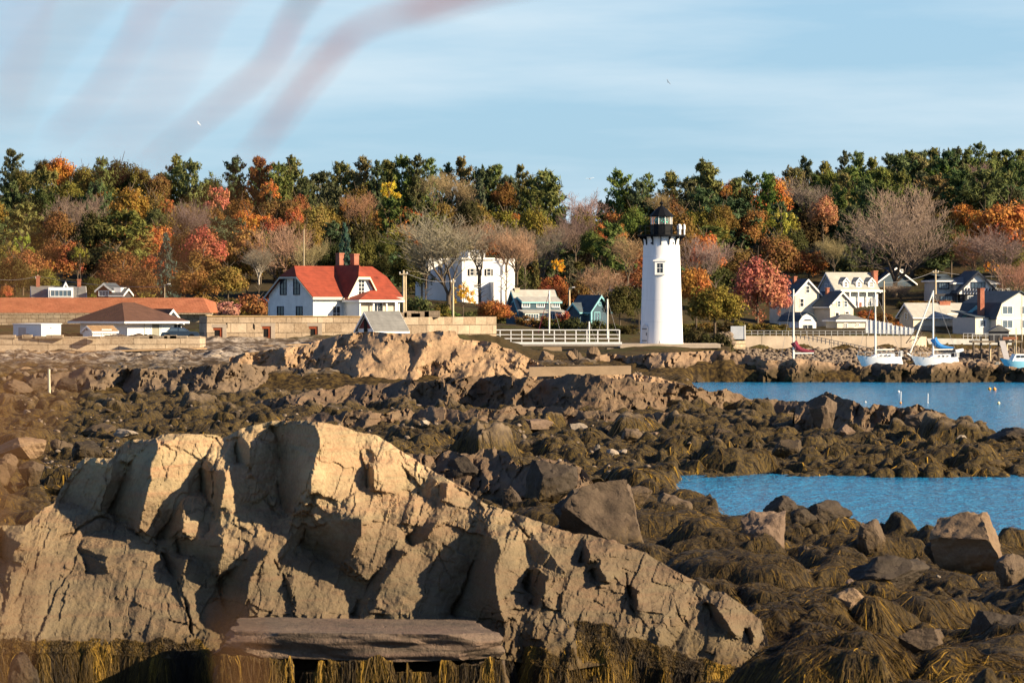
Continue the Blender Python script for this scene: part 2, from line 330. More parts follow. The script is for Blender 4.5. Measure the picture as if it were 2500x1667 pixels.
TAN = ((0.15, 0.112, 0.06), (0.42, 0.32, 0.18), (0.30, 0.155, 0.085))
M_near = rock_mat('weedy_rock', (0.17, 0.12, 0.075), (0.28, 0.2, 0.12), (0.12, 0.085, 0.06), weed=(3.4, 5.0), wcol=((0.014, 0.0098, 0.005), (0.095, 0.06, 0.014)))
M_mid = rock_mat('weedy_flat', (0.15, 0.11, 0.075), (0.26, 0.19, 0.12), (0.12, 0.09, 0.06), weed=(1.3, 2.5), wcol=((0.013, 0.0095, 0.006), (0.12, 0.078, 0.016)))
M_out = rock_mat('bedrock_tan', *TAN, weed=(.6, 1.7), strata=.8, tide=(3.3, 5.3))
M_mound = rock_mat('bedrock_gold', (0.14, 0.092, 0.052), (0.36, 0.245, 0.14), (0.26, 0.145, 0.085), weed=(0.2, 1.6), wcol=((0.05, 0.04, 0.03), (0.11, 0.08, 0.05)))
M_dark = rock_mat('bedrock_dark', (0.032, 0.023, 0.015), (0.175, 0.12, 0.07), (0.14, 0.075, 0.045), weed=(-0.2, 0.8))
M_brown = rock_mat('bedrock_brown', (0.055, 0.04, 0.027), (0.17, 0.12, 0.075), (0.12, 0.08, 0.052), weed=(-0.2, 0.9))
M_far = rock_mat('bedrock_far', (0.15, 0.10, 0.062), (0.28, 0.19, 0.115), (0.18, 0.115, 0.075), weed=(1.2, 2.1), wcol=((0.03, 0.021, 0.01), (0.085, 0.055, 0.02)))
t = NT('hillside_soil'); pw = t.pos(); n = t.noise(pw, 0.12, 6, 0.6); n2 = t.noise(pw, 1.5, 5)
Yp = t.sep(pw, 1); c = t.mix(t.rng(n, 0.4, 0.6), (0.04, 0.032, 0.014), (0.07, 0.044, 0.018))           # leaf litter, grass
grs = t.mix(t.rng(n2, 0.3, 0.7), (0.035, 0.04, 0.013), (0.065, 0.056, 0.02)); c = t.mix(t.rng(n, 0.5, 0.58), c, grs)
pale = t.mix(t.rng(n2, 0.35, 0.65), (0.24, 0.195, 0.15), (0.42, 0.355, 0.28)); pale = t.mix(t.rng(t.noise(pw, 0.6, 6, 0.65), 0.42, 0.54), pale, (0.085, 0.06, 0.04))
dk = t.mix(t.rng(t.noise(t.mapv(pw, (3, 3, 1)), 0.8, 5), 0.4, 0.65), (0.02, 0.014, 0.008), (0.10, 0.065, 0.02))
c = t.mix(t.rng(t.math('ADD', Yp, t.math('MULTIPLY', n, 16)), 452, 462, 1, 0), c, pale)
c = t.mix(t.rng(t.math('ADD', t.sep(pw, 2), t.math('MULTIPLY', n2, 1.2)), 2.9, 3.9, 1, 0), c, dk)
t.bump(n2, 0.25, 0.8); M_soil = t.fin(c, 0.95, 0.1)
def sheet(name, G, m):
    X, Y, Z, u = G; o = mesh_np(name, np.stack([X, Y, Z], -1).reshape(-1, 3), grid_faces(*X.shape), m, smooth=True); o['kind'] = 'structure'; return o
GN = fan(-350, 2850, 960, np.linspace(58, 172, 1150), near_detail, 11)
GM = fan(-350, 2850, 860, np.concatenate([np.linspace(171.8, 240, 420), np.linspace(240.2, 335, 420)]), mid_detail, 11)
GF = fan(-900, 3400, 480, np.concatenate([np.arange(334.5, 440, 0.45), np.arange(440, 600, 1.0), np.arange(600, 900, 3.0), np.arange(900, 4000, 60.)]), far_detail, 6)
sheet('rocky_shore', GN, M_near); sheet('tidal_flat', GM, M_mid); sheet('hill', GF, M_soil)
def ground_z(px, Y):
    G = GN if Y < 171.9 else GM if Y < 334.8 else GF
    Ys = G[1][:, 0]; i = min(max(np.interp(Y, Ys, np.arange(len(Ys))), 0), len(Ys)-1.001); j = min(max(np.interp(px, G[3], np.arange(len(G[3]))), 0), len(G[3])-1.001)
    a, b = int(i), int(j); fi, fj = i-a, j-b; z = G[2]
    return float((z[a, b]*(1-fj)+z[a, b+1]*fj)*(1-fi)+(z[a+1, b]*(1-fj)+z[a+1, b+1]*fj)*fi)
# water: one sheet at sea level
t = NT('sea_water'); pw = t.pos()
w1 = t.noise(t.mapv(pw, (1.0, 0.33, 1)), 1.1, 5, 0.6, 0.4); w2 = t.noise(t.mapv(pw, (1.0, 0.4, 1)), 4.5, 3, 0.6); w3 = t.noise(t.mapv(pw, (1, 0.25, 1)), 0.09, 3)
c = t.mix(t.rng(w1, 0.35, 0.65), (0.002, 0.115, 0.27), (0.006, 0.22, 0.45)); c = t.mix(t.rng(w3, 0.4, 0.65, 0, 0.5), c, (0.012, 0.18, 0.34))
t.bump(t.math('ADD', w1, t.math('MULTIPLY', w2, 0.35)), 0.9, 1.0)
M_water = t.fin(c, 0.15, 0.16); t.b.inputs['IOR'].default_value = 1.33
wb = MB(); wb.poly([(-2500, 60, 0), (2500, 60, 0), (2500, 5000, 0), (-2500, 5000, 0)]); wb.build('sea_water', M_water)['kind'] = 'structure'
wb = MB(); wb.poly([(-400, -40, -1.5), (400, -40, -1.5), (400, 6000, -1.5), (-400, 6000, -1.5)]); wb.build('sea_bed', M_soil)['kind'] = 'structure'
# ------------------------------------------------------------------ rock relief
def in_poly(px, py, pts):
    r = np.zeros(px.shape, bool); n = len(pts)
    for i in range(n):
        x0, y0 = pts[i]; x1, y1 = pts[(i+1) % n]
        if y0 == y1: continue
        r ^= ((y0 > py) != (y1 > py)) & (px < (x1-x0)*(py-y0)/(y1-y0)+x0)
    return r
def seg_dist(px, py, pts):
    d = np.full(px.shape, 1e9)
    for (x0, y0), (x1, y1) in zip(pts, pts[1:]):
        dx, dy = x1-x0, y1-y0; tt = np.clip(((px-x0)*dx+(py-y0)*dy)/(dx*dx+dy*dy+1e-9), 0, 1); d = np.minimum(d, np.hypot(px-x0-tt*dx, py-y0-tt*dy))
    return d
def integrate(gx, gy, lab, eps=.06, it=70):
    """like poisson(), but the surface may step where the facet label changes"""
    wx = np.where(lab[:, 1:] != lab[:, :-1], eps, 1.0); wy = np.where(lab[1:] != lab[:-1], eps, 1.0)
    def div(ax, ay):
        f = np.zeros(lab.shape); f[:, :-1] -= ax; f[:, 1:] += ax; f[:-1] -= ay; f[1:] += ay; return f
    A = lambda x: div(wx*(x[:, 1:]-x[:, :-1]), wy*(x[1:]-x[:-1]))
    def M(r):
        h, w = r.shape; F = np.fft.rfft2(np.block([[r, r[:, ::-1]], [r[::-1], r[::-1, ::-1]]]))
        den = (2-2*np.cos(np.fft.rfftfreq(2*w)*2*np.pi))[None]+(2-2*np.cos(np.fft.fftfreq(2*h)*2*np.pi))[:, None]; den[0, 0] = 1; F = F/den; F[0, 0] = 0
        return np.fft.irfft2(F, s=(2*h, 2*w))[:h, :w]
    b = div(wx*gx[:, :-1], wy*gy[:-1]); x = np.zeros_like(b); r = b-A(x); z = M(r); p = z; rz = (r*z).sum()
    for _ in range(it):
        Ap = A(p); al = rz/max((p*Ap).sum(), 1e-12); x = x+al*p; r = r-al*Ap; z = M(r); rn = (r*z).sum(); p = z+rn/max(rz, 1e-12)*p; rz = rn
    return x
def blur(a, n):
    for _ in range(n):
        a = np.pad(a, 1, mode='edge'); a = (a[:-2, 1:-1]+a[2:, 1:-1]+a[1:-1, :-2]+a[1:-1, 2:]+2*a[1:-1, 1:-1])/6
    return a
def relief(name, m, top, bot, Yk, step=3.0, g0=0.9, polys=(), cracks=(), cells=((60, 0.7), (22, 0.5)), rot=0.5, asp=1.6, seed=1, back=((0.4, .03), (1.2, .35), (2.6, 1.2), (4.5, 3.2)), rough=0.05, lim=2.5, edge=0.3, steps=((50, .5), (18, .22)), sharp=40, dark=1.0):
    tx = [p[0] for p in top]; x0, x1 = tx[0], tx[-1]; xs = np.arange(x0, x1+step, step)
    ty = np.interp(xs, tx, [p[1] for p in top]); by = np.interp(xs, [p[0] for p in bot], [p[1] for p in bot])
    Yc = np.interp(xs, [p[0] for p in Yk], [p[1] for p in Yk]); mpp = Yc.mean()/FPX
    ty = ty+edge*(fbm(xs/34, xs*0, seed+71, 4)*16+fbm(xs/9, xs*0, seed+72, 3)*6); by = np.maximum(by, ty+4)
    ys = np.arange(ty.min()-6, by.max()+6, step); U, V = np.meshgrid(xs, ys); h = U.shape
    gx = np.zeros(h); gz = np.full(h, g0); lab = np.zeros(h)
    ca, sa = math.cos(rot), math.sin(rot)
    for k, (cs, am) in enumerate(cells):
        wu = U+cs*0.5*fbm(U/cs/1.3, V/cs/1.3, seed+k*7, 3); wv = V+cs*0.5*fbm(U/cs/1.3, V/cs/1.3, seed+k*7+3, 3)
        f1, f2, a, b, c = voro((wu*ca+wv*sa)/cs, (-wu*sa+wv*ca)/(cs*asp), seed+k*13)
        gx += am*2.2*(a-0.5); gz += am*1.5*(b-0.4); lab = lab+np.where(c < (.85 if k == 0 else .4), a*(1+3*k), 0)
        gz += sstep(0.08, 0.0, f2-f1)*(c > 0.6)*(-0.4)*am
    for pi, (pts, px_, pz_) in enumerate(polys):
        ip = in_poly(U+7*fbm(U/26, V/26, 91, 3), V+7*fbm(U/26, V/26, 92, 3), pts); lab = np.where(ip, 100+pi+0.0*lab, lab); w = ip.astype(float); px_ = px_*(dark if px_ < -.9 else 1); gx = gx*(1-w)+w*(px_+0.16*gx); gz = gz*(1-w)+w*(pz_+0.16*(gz-g0))
    D = integrate(gx*mpp*step, -gz*mpp*step, lab)
    A = np.stack([np.ones(U.size), U.ravel(), V.ravel()], 1); co = np.linalg.lstsq(A, D.ravel(), rcond=None)[0]; D = D-co[1]*(U-U.mean())-D.mean()
    hp = D-(A @ co).reshape(h)*0; sl = co[2]*(V-V.mean()); res = D-sl; D = sl+lim*np.tanh(res/lim)
    for k, (cs, am) in enumerate(steps):
        wu = U+cs*0.35*fbm(U/cs, V/cs, seed+k*5+51, 3); wv = V+cs*0.35*fbm(U/cs, V/cs, seed+k*5+55, 3)
        row = np.floor((-wu*sa+wv*ca)/(cs*asp*1.6)); pcol = (wu*ca+wv*sa)/cs+_h(row, row*0, seed+k*19+61)*5; cl = np.floor(pcol)
        hv = _h(cl, row, seed+k*19+62); hv = np.where(hv < 0.45, 0.5, hv); D += am*(hv-0.5)+am*0.35*(pcol-cl-0.5)*(_h(cl, row, seed+k*7+63)-0.5)
    for pts, w, dp in cracks: D += 0.6*dp*np.clip(0.6+2*vn(U/30, V/30, 77), 0, 1)*np.exp(-(seg_dist(U+9*fbm(U/22, V/22, 78, 3), V+9*fbm(U/22, V/22, 79, 3), pts)/w/0.8)**2)
    D += rough*(fbm(U*mpp*1.3, V*mpp*1.3, seed+41, 6, 0.58)*2.2)
    nr = int((by-ty).max()/step)+2; vv = np.linspace(0, 1, nr)[:, None]; PY = ty[None]+vv*(by-ty)[None]
    col = np.arange(len(xs))[None].repeat(nr, 0); ri = np.clip((PY-ys[0])/step, 0, h[0]-1.001); r0 = ri.astype(int); fr_ = ri-r0
    d = D[r0, col]*(1-fr_)+D[np.minimum(r0+1, h[0]-1), col]*fr_; YY = Yc[None]+d
    X = (xs[None]-CX)*YY/FPX; Z = CAMH-(PY-HY)*YY/FPX
    ex = []
    for dy, dz in back[::-1]: ex.append(np.stack([X[0]+0*dy, YY[0]+dy, Z[0]-dz-0.15*dy*vn(xs/20, xs*0+dy, seed+5)], -1))
    G = np.concatenate([np.array(ex), np.stack([X, YY, Z], -1)], 0)
    ts = np.full(G.shape[1], 0.0)
    o = mesh_np(name, G.reshape(-1, 3), grid_faces(G.shape[0], G.shape[1])[:, ::-1], m, smooth=True)
    o.data.set_sharp_from_angle(angle=R(sharp))
    return o, xs, ty, by, X, YY, Z
LIT, MID, DRK = (0.85, 0.5), (0.05, 0.8), (-2.4, 0.1)
pol = []
def pl(k, pts, g): pol.append((fr(k, pts), *g))
pl('A', [(60,960),(250,840),(380,850),(300,1050),(230,1280),(0,1290)], (0.15, 0.9))
pl('A', [(280,1000),(480,960),(800,860),(900,880),(980,1000),(1070,1300),(260,1280)], (0.05, 0.75))
pl('A', [(480,760),(760,740),(900,880),(800,880),(480,960),(420,860)], (-0.2, 1.6))
pl('A', [(320,600),(420,590),(600,650),(560,720),(400,800),(330,760)], (0.1, 0.9))
pl('A', [(430,620),(600,650),(590,720),(420,760)], (0.5, 0.6))
pl('A', [(1050,900),(1160,920),(1250,1130),(1260,1240),(1080,1290),(1020,1050)], (0.2, 0.7))
pl('A', [(1390,1000),(1540,930),(1620,1130),(1620,1190),(1390,1190)], (0.15, 0.7))
pl('A', [(1640,830),(1900,940),(2040,1020),(1950,1180),(1640,1190)], (0.05, 0.9))
pl('A', [(1920,900),(2020,690),(2250,700),(2200,820),(2060,1000)], (0.1, 0.7))
pl('B', [(240,760),(420,680),(640,750),(540,1000),(450,1180),(0,1180),(60,1060)], (0.02, 0.75))
pl('B', [(740,760),(860,780),(880,900),(860,1040),(920,1080),(800,1160),(720,1000)], (0.1, 0.65))
pl('B', [(1060,1060),(1150,980),(1440,1080),(1480,1170),(1350,1180),(1230,1240),(1080,1200)], (0.1, 0.7))
pl('B', [(920,760),(1180,820),(1180,960),(1060,900)], (0.15, 1.2))
pl('B', [(1250,850),(1600,900),(1826,1060),(1700,1200),(1500,1160),(1450,1050)], (0.1, 1.1))
pl('A', [(640,330),(710,340),(600,620),(560,610)], LIT)
pl('A', [(890,240),(1000,185),(1190,190),(1180,270),(1110,370),(1110,510),(1020,540),(930,680),(870,760),(770,710),(850,450),(835,330)], (0.6, 0.5))
pl('A', [(1400,240),(1530,205),(1570,330),(1540,470),(1560,560),(1450,480),(1390,390)], LIT)
pl('A', [(1790,250),(1980,170),(2040,400),(2030,470),(1900,560),(1720,500)], (0.85, 0.6))
pl('A', [(1040,530),(1140,520),(1180,660),(1140,760),(1020,740)], (0.5, 0.6))
pl('A', [(1270,350),(1340,345),(1385,500),(1310,600),(1220,590)], LIT)
pl('A', [(2090,370),(2240,330),(2282,520),(2060,500)], LIT)
pl('B', [(0,340),(170,350),(290,470),(240,530),(30,500)], LIT)
pl('B', [(400,450),(500,470),(640,570),(560,600),(400,560)], (0.6, 0.9))
pl('A', [(1250,740),(1390,780),(1330,900),(1210,980)], (0.4, 0.7))
pl('A', [(390,460),(480,340),(630,345),(560,610),(330,560)], (-1.0, 0.3))
pl('A', [(720,340),(870,215),(890,260),(830,340),(850,440),(760,710),(600,620),(700,400)], (-2.2, 0.1))
pl('A', [(1500,130),(1760,130),(1790,200),(1720,480),(1690,530),(1600,640),(1560,560),(1540,470),(1570,400),(1540,230)], (-1.9, 0.1))
pl('A', [(1340,190),(1400,240),(1390,360),(1320,330),(1310,250)], DRK)
pl('A', [(1110,370),(1190,390),(1250,380),(1260,480),(1210,620),(1200,680),(1160,560),(1110,500)], DRK)
pl('A', [(1020,545),(1020,650),(1030,700),(960,760),(870,770),(920,690),(980,600)], (-2.2, 0.0))
pl('A', [(980,770),(1160,770),(1200,740),(1250,760),(1250,830),(1200,960),(1170,920),(1140,880),(1000,850)], (-1.5, -0.2))
pl('A', [(1700,710),(1980,640),(2020,660),(2010,760),(1940,880),(1880,910),(1800,860),(1670,790)], (-1.6, -0.8))
pl('A', [(1205,990),(1330,910),(1440,800),(1500,830),(1400,980),(1380,1080),(1370,1180),(1270,1230),(1240,1130)], (-1.5, 0.1))
pl('B', [(650,740),(720,760),(740,830),(700,930),(720,1050),(730,1180),(760,1230),(450,1190),(540,1020),(560,930)], (-2.3, 0.0))
pl('B', [(930,915),(1000,970),(990,1060),(940,1150),(890,1130),(920,1080),(870,1050),(890,960)], (-2.4, 0.0))
pl('A', [(1560,930),(1630,1060),(1620,1120),(1590,1020)], DRK)
pl('A', [(2190,810),(2270,840),(2060,1100),(1990,1190),(1950,1190),(2040,1040)], (-1.7, -0.3))
pl('B', [(210,760),(280,690),(400,660),(330,760),(240,800)], (-1.5, -0.3))
pl('A', [(900,840),(1050,880),(1000,1010),(950,960)], DRK)
pl('A', [(430,800),(600,860),(600,960),(480,950)], (-1.0, -0.1))
pl('A', [(2040,380),(2090,360),(2080,450),(2040,480)], DRK)
pl('B', [(270,520),(340,440),(390,440),(330,540)], (-1.3, 0)); pl('B', [(390,550),(400,450),(445,450),(430,540)], (-1.3, 0))
pl('A', [(0,730),(130,780),(40,900),(0,860)], DRK); pl('A', [(560,400),(640,360),(600,480)], (-0.6, 0.3))
pl('B', [(860,780),(930,760),(1090,940),(1040,960),(900,880)], (-1.0, 0.5)); pl('B', [(1230,940),(1290,920),(1330,1000),(1270,1010)], DRK)
pl('B', [(1170,900),(1200,790),(1230,830),(1230,900)], DRK); pl('B', [(1430,1020),(1510,1050),(1500,1100),(1490,1170),(1450,1080)], DRK)
pl('C', [(250,1150),(330,1200),(420,1290),(500,1400),(560,1330),(540,1260),(440,1180),(350,1120)], (0.4, 0.7)); pl('C', [(250,1160),(300,1170),(420,1330),(330,1290)], DRK); pl('C', [(455,1290),(500,1280),(510,1330),(490,1370)], DRK)
top = fr('A', [(-330,720),(-100,690),(0,688),(140,690),(230,610),(300,560),(360,450),(430,350),(480,312),(560,320),(632,318),(645,270),(720,215),(820,212),(870,205),(900,185),(1000,180),(1180,185),(1250,200),(1290,180),(1350,150),(1400,130),(1460,128),(1520,105),(1700,105),(1800,118),(1900,130),(1980,165)])+\
      fr('B', [(40,188),(130,235),(190,280),(300,350),(380,400),(490,460),(600,530),(640,570),(750,600),(880,650),(1000,690),(1150,735),(1250,745),(1400,790),(1550,850),(1700,940),(1826,1000)])+fr('C', [(300,1095),(350,1105),(450,1170),(540,1240),(575,1340),(585,1420)])
bot = fr('A', [(-330,1420),(0,1400),(520,1400),(960,1430),(1230,1430),(2282,1430)])+fr('B', [(450,1430),(720,1430),(1100,1500),(1400,1450),(1700,1500),(1826,1520)])+fr('C', [(585,1460)])
cr = [(fr('A', p), w, d) for p, w, d in (([(1000,1010),(1030,1120),(1075,1300)],3,.5),([(600,1080),(610,1270)],2,.12),([(1530,880),(1560,940)],3,.3),([(1110,1130),(1250,1110)],2,.1),([(700,980),(720,1250)],2,.1),([(1850,150),(1790,260),(1720,520)],2.5,.1),
      ([(880,1000),(960,1230)],2,.1),([(260,1060),(420,1090),(900,1100)],2,.07),([(900,240),(920,480),(860,700)],2,.1),([(1210,260),(1180,380),(1210,720)],4,.4),([(1390,380),(1460,520),(1560,640)],3,.25),([(330,760),(560,640),(760,720),(900,830)],3,.3))]
cr += [(fr('B', p), w, d) for p, w, d in (([(320,960),(300,1180)],2,.1),([(380,840),(470,1000)],2,.1),([(180,280),(220,430)],3,.25),([(860,1060),(720,1060)],2,.15),([(1430,960),(1480,1170)],3,.3),([(700,1180),(800,1160),(920,1170)],3,.25),([(640,560),(760,620),(900,760)],3,.2),([(1690,1060),(1740,1230)],2,.2))]
RO = relief('rock_outcrop', M_out, top, bot, [(-150, 84), (1900, 84)], 2.6, 0.9, pol, cr, ((46, .75), (17, .6)), 0.35, 1.7, 3, rough=0.05, lim=9.0, edge=0.25, steps=((110,.2),(36,.14),(13,.05)), sharp=26, dark=1.7)
tag(RO[0], 'great cracked tan rock outcrop filling the foreground above hanging golden seaweed', 'rock')
# the sunlit mound before the fort
top = [(560,872),(600,860),(690,850),(750,842),(774,832),(804,825),(858,813),(907,810),(981,813),(1003,816),(1035,814),(1076,808),(1111,808),(1122,827),(1144,830),(1212,838),(1227,848),(1254,854),(1290,874),(1330,893),(1374,906),(1400,904),(1440,897),(1499,906),(1545,911),(1608,922),(1673,938),(1700,946)]
bot = [(560,975),(900,985),(1400,985),(1700,985)]
pol = []
pl('E', [(-40,300),(-60,140),(60,90),(130,100),(215,200),(215,300),(100,330)], (0.25, 0.8)); pl('E', [(220,170),(240,300),(560,270),(540,320),(240,320)], (-1.5, -.5))
pl('E', [(215,30),(340,20),(340,60),(250,200),(215,200),(280,100)], (-2.4, 0.1)); pl('E', [(350,30),(500,0),(470,130),(260,190)], (0.8, 0.6))
pl('E', [(-100,60),(100,20),(210,20),(280,110),(220,190),(130,90)], (0.3, 1.0)); pl('E', [(1125,260),(1200,190),(1290,180),(1320,200),(1230,240),(1200,270)], (-1.8, 0))
pl('E', [(730,180),(930,190),(1060,260),(1060,300),(760,280)], (0.7, 0.9)); pl('E', [(860,180),(880,190),(960,250),(930,250)], (-1.8, 0)); pl('E', [(740,170),(770,175),(840,215),(800,215)], (-1.8, 0))
pl('E', [(470,130),(540,110),(560,160),(480,160)], (.8, .5)); pl('E', [(520,110),(640,60),(700,100),(560,150)], (0.5, 0.6))
RM = relief('rock_ledge', M_mound, top, bot, [(560, 362), (1700, 362)], 2.6, 0.8, pol, (), ((36, 2.0), (14, 1.6), (7, 1.0)), 0.9, 2.2, 13, rough=0.12, lim=6.0, edge=0.22)
tag(RM[0], 'sunlit golden rock ledge rising in front of the grey roofed shed', 'rock')
# shore rocks below the sea wall
RL = relief('rock_ledge', M_brown, [(-300,925),(0,918),(120,912),(190,902),(330,898),(420,905),(520,890),(640,893),(760,900),(830,905)], [(-300,1000),(400,1003),(830,1003)], [(-300, 354), (830, 356)], 2.6, 0.7, (), (), ((46, 2.0), (17, 1.7), (8, 1.2)), 0.7, 1.8, 23, rough=0.1, lim=6, edge=0.5)
tag(RL[0], 'long broken brown rock ledge below the granite sea wall', 'rock')
RD = relief('rock_ledge', M_dark, [(600,985),(700,965),(860,938),(960,930),(1060,930),(1150,920),(1240,918),(1330,922),(1420,918),(1500,924),(1560,924),(1640,935),(1690,948),(1757,951),(1781,951),(1838,975),(1933,982),(1962,984)], [(600,1010),(850,1050),(1200,1062),(1500,1050),(1962,1048)], [(600, 294), (1962, 288)], 2.6, 0.7, (), (), ((62, 2.2), (24, 1.9), (10, 1.3)), 0.75, 1.9, 33, rough=0.12, lim=7, edge=0.7, steps=((54, .9), (20, .4)))
tag(RD[0], 'dark wet rock ledge running out from the sunlit mound into the blue channel', 'rock')
RE = relief('rock_ledge', M_dark, [(1940,1005),(1955,978),(1981,970),(2019,962),(2076,978),(2100,984),(2124,996),(2133,989),(2186,994),(2219,987),(2281,1001),(2314,1022),(2371,1048),(2410,1053),(2431,1065),(2520,1063),(2700,1075)], [(1940,1070),(2200,1085),(2500,1100),(2700,1105)], [(1940, 250), (2700, 242)], 2.6, 0.7, (), (), ((46, 2.2), (18, 1.8), (8, 1.2)), 0.6, 1.5, 37, rough=0.12, lim=7, edge=0.6, steps=((44, .8), (17, .4)))
tag(RE[0], 'dark cracked rock ledge at the tip of the spit below the mooring buoys', 'rock')
RG = relief('rock_ledge', M_dark, [(640,1035),(720,1012),(840,1004),(960,1008),(1060,994),(1160,1002),(1280,990),(1400,998),(1500,1010),(1620,1008),(1740,1024),(1860,1046),(1930,1062)], [(640,1070),(1200,1085),(1930,1100)], [(640, 256), (1930, 252)], 2.6, 0.7, (), (), ((50, 1.9), (17, 1.2)), 0.8, 1.7, 53, rough=0.1, lim=6, edge=0.8)
tag(RG[0], 'low dark broken rock ledge on the tidal flat behind the great outcrop', 'rock')
RH = relief('rock_ledge', M_dark, [(940,1120),(1000,1108),(1060,1112),(1095,1098),(1150,1112),(1180,1096),(1240,1104),(1262,1140),(1300,1122),(1380,1120),(1420,1142),(1450,1180)], [(940,1200),(1200,1230),(1450,1240)], [(940, 166), (1450, 163)], 2.6, 0.7, (), (), ((46, 1.9), (16, 1.2)), 0.6, 1.6, 59, rough=0.08, lim=6, edge=0.5)
tag(RH[0], 'dark rock ledge close behind the right slope of the great outcrop', 'rock')
RF = relief('rock_ledge', M_far, [(1395,880),(1440,868),(1480,864),(1560,868),(1650,858),(1760,857),(1840,868),(1900,880),(1960,876),(2060,886),(2100,892),(2160,889),(2230,892),(2300,886),(2390,882),(2440,892),(2500,897),(2900,905)], [(1395,938),(1560,942),(2900,943)], [(1395, 451), (2900, 453)], 2.6, 0.9, (), (), ((34, 1.8), (12, 1.3)), 0.5, 1.5, 43, rough=0.15, lim=6, edge=0.35)
tag(RF[0], 'far brown ledge with a dark weed band below the white sailboats', 'rock')
# ------------------------------------------------------------------ buildings
WHITE = paint('white_paint', (0.80, 0.80, 0.78), 0.6, 0.05); WCLAP = boards('white_clapboard', (0.80, 0.80, 0.77), 0.16)
CREAM = boards('cream_clapboard', (0.66, 0.59, 0.47), 0.16); GREYS = boards('grey_clapboard', (0.50, 0.49, 0.46), 0.18)
BLUES = boards('blue_shingle', (0.045, 0.085, 0.115), 0.16); DARKW = boards('dark_timber', (0.05, 0.05, 0.055), 0.2)
REDR = boards('red_roof', (0.23, 0.043, 0.02), 0.3, 2, 0.35, 0.8, 0.22); BROWNR = boards('brown_roof', (0.105, 0.052, 0.035), 0.3, 2, 0.3, 0.85, 0.25)
GREYR = boards('grey_roof', (0.15, 0.15, 0.145), 0.3, 2, 0.25, 0.85, 0.2); PALER = boards('pale_roof', (0.32, 0.31, 0.28), 0.3, 2, 0.2, 0.85, 0.15)
SLATE = boards('slate_roof', (0.055, 0.075, 0.09), 0.3, 2, 0.3, 0.8, 0.2); TANR = boards('tan_roof', (0.30, 0.19, 0.10), 0.3, 2, 0.3, 0.85, 0.2)
BRICK = masonry('red_brick', (0.34, 0.10, 0.06), (0.42, 0.15, 0.08), (0.35, 0.3, 0.25), 0.22, 0.08)
GRAN = masonry('granite_blocks', (0.23, 0.165, 0.105), (0.44, 0.35, 0.25), (0.10, 0.075, 0.05), 2.3, 1.05, mort=0.05, bumpd=0.06)
SEAW = masonry('sea_wall_blocks', (0.28, 0.21, 0.14), (0.50, 0.41, 0.30), (0.10, 0.075, 0.05), 2.9, 0.72, mort=0.05, bumpd=0.06, offs=0.37)
RUBBLE = masonry('rubble_wall', (0.30, 0.23, 0.15), (0.44, 0.36, 0.25), (0.12, 0.09, 0.06), 0.9, 0.5, mort=0.05, bumpd=0.08, offs=0.3)
RAMP = masonry('orange_brick', (0.33, 0.105, 0.05), (0.40, 0.15, 0.075), (0.28, 0.11, 0.055), 0.4, 0.14, mort=0.012)
CONC = paint('pale_concrete', (0.44, 0.36, 0.27), 0.9, 0.22, 0.5); CONC2 = paint('tan_concrete', (0.34, 0.24, 0.145), 0.9, 0.2, 0.8)
TRIM = paint('trim_white', (0.80, 0.79, 0.75), 0.6, 0.04); CYAN = paint('blue_trim', (0.18, 0.42, 0.46), 0.6, 0.08); BLACK = paint('black_iron', (0.006, 0.007, 0.009), 0.6, 0.2, spec=.12)
RDOOR = boards('rust_red_door', (0.36, 0.085, 0.03), 0.25, 0); DKTRIM = paint('dark_trim', (0.02, 0.024, 0.04), 0.6, 0.1); REDW = boards('dark_red_boards', (0.16, 0.035, 0.028), 0.2, 0)
GLASS = glass_mat('window_glass', (0.018, 0.022, 0.028)); BGLASS = glass_mat('sky_glass', (0.05, 0.075, 0.10)); WOOD = boards('grey_wood', (0.27, 0.21, 0.14), 0.3, 0, 0.3)
POLEW = paint('weathered_pole', (0.52, 0.42, 0.27), 0.85, 0.25, 2.0); METAL = paint('galvanised', (0.5, 0.5, 0.48), 0.4, 0.1); DARKIN = paint('dark_inside', (0.012, 0.011, 0.010), 0.9, 0.1)
GREEN = paint('green_paint', (0.03, 0.10, 0.07), 0.7, 0.1)
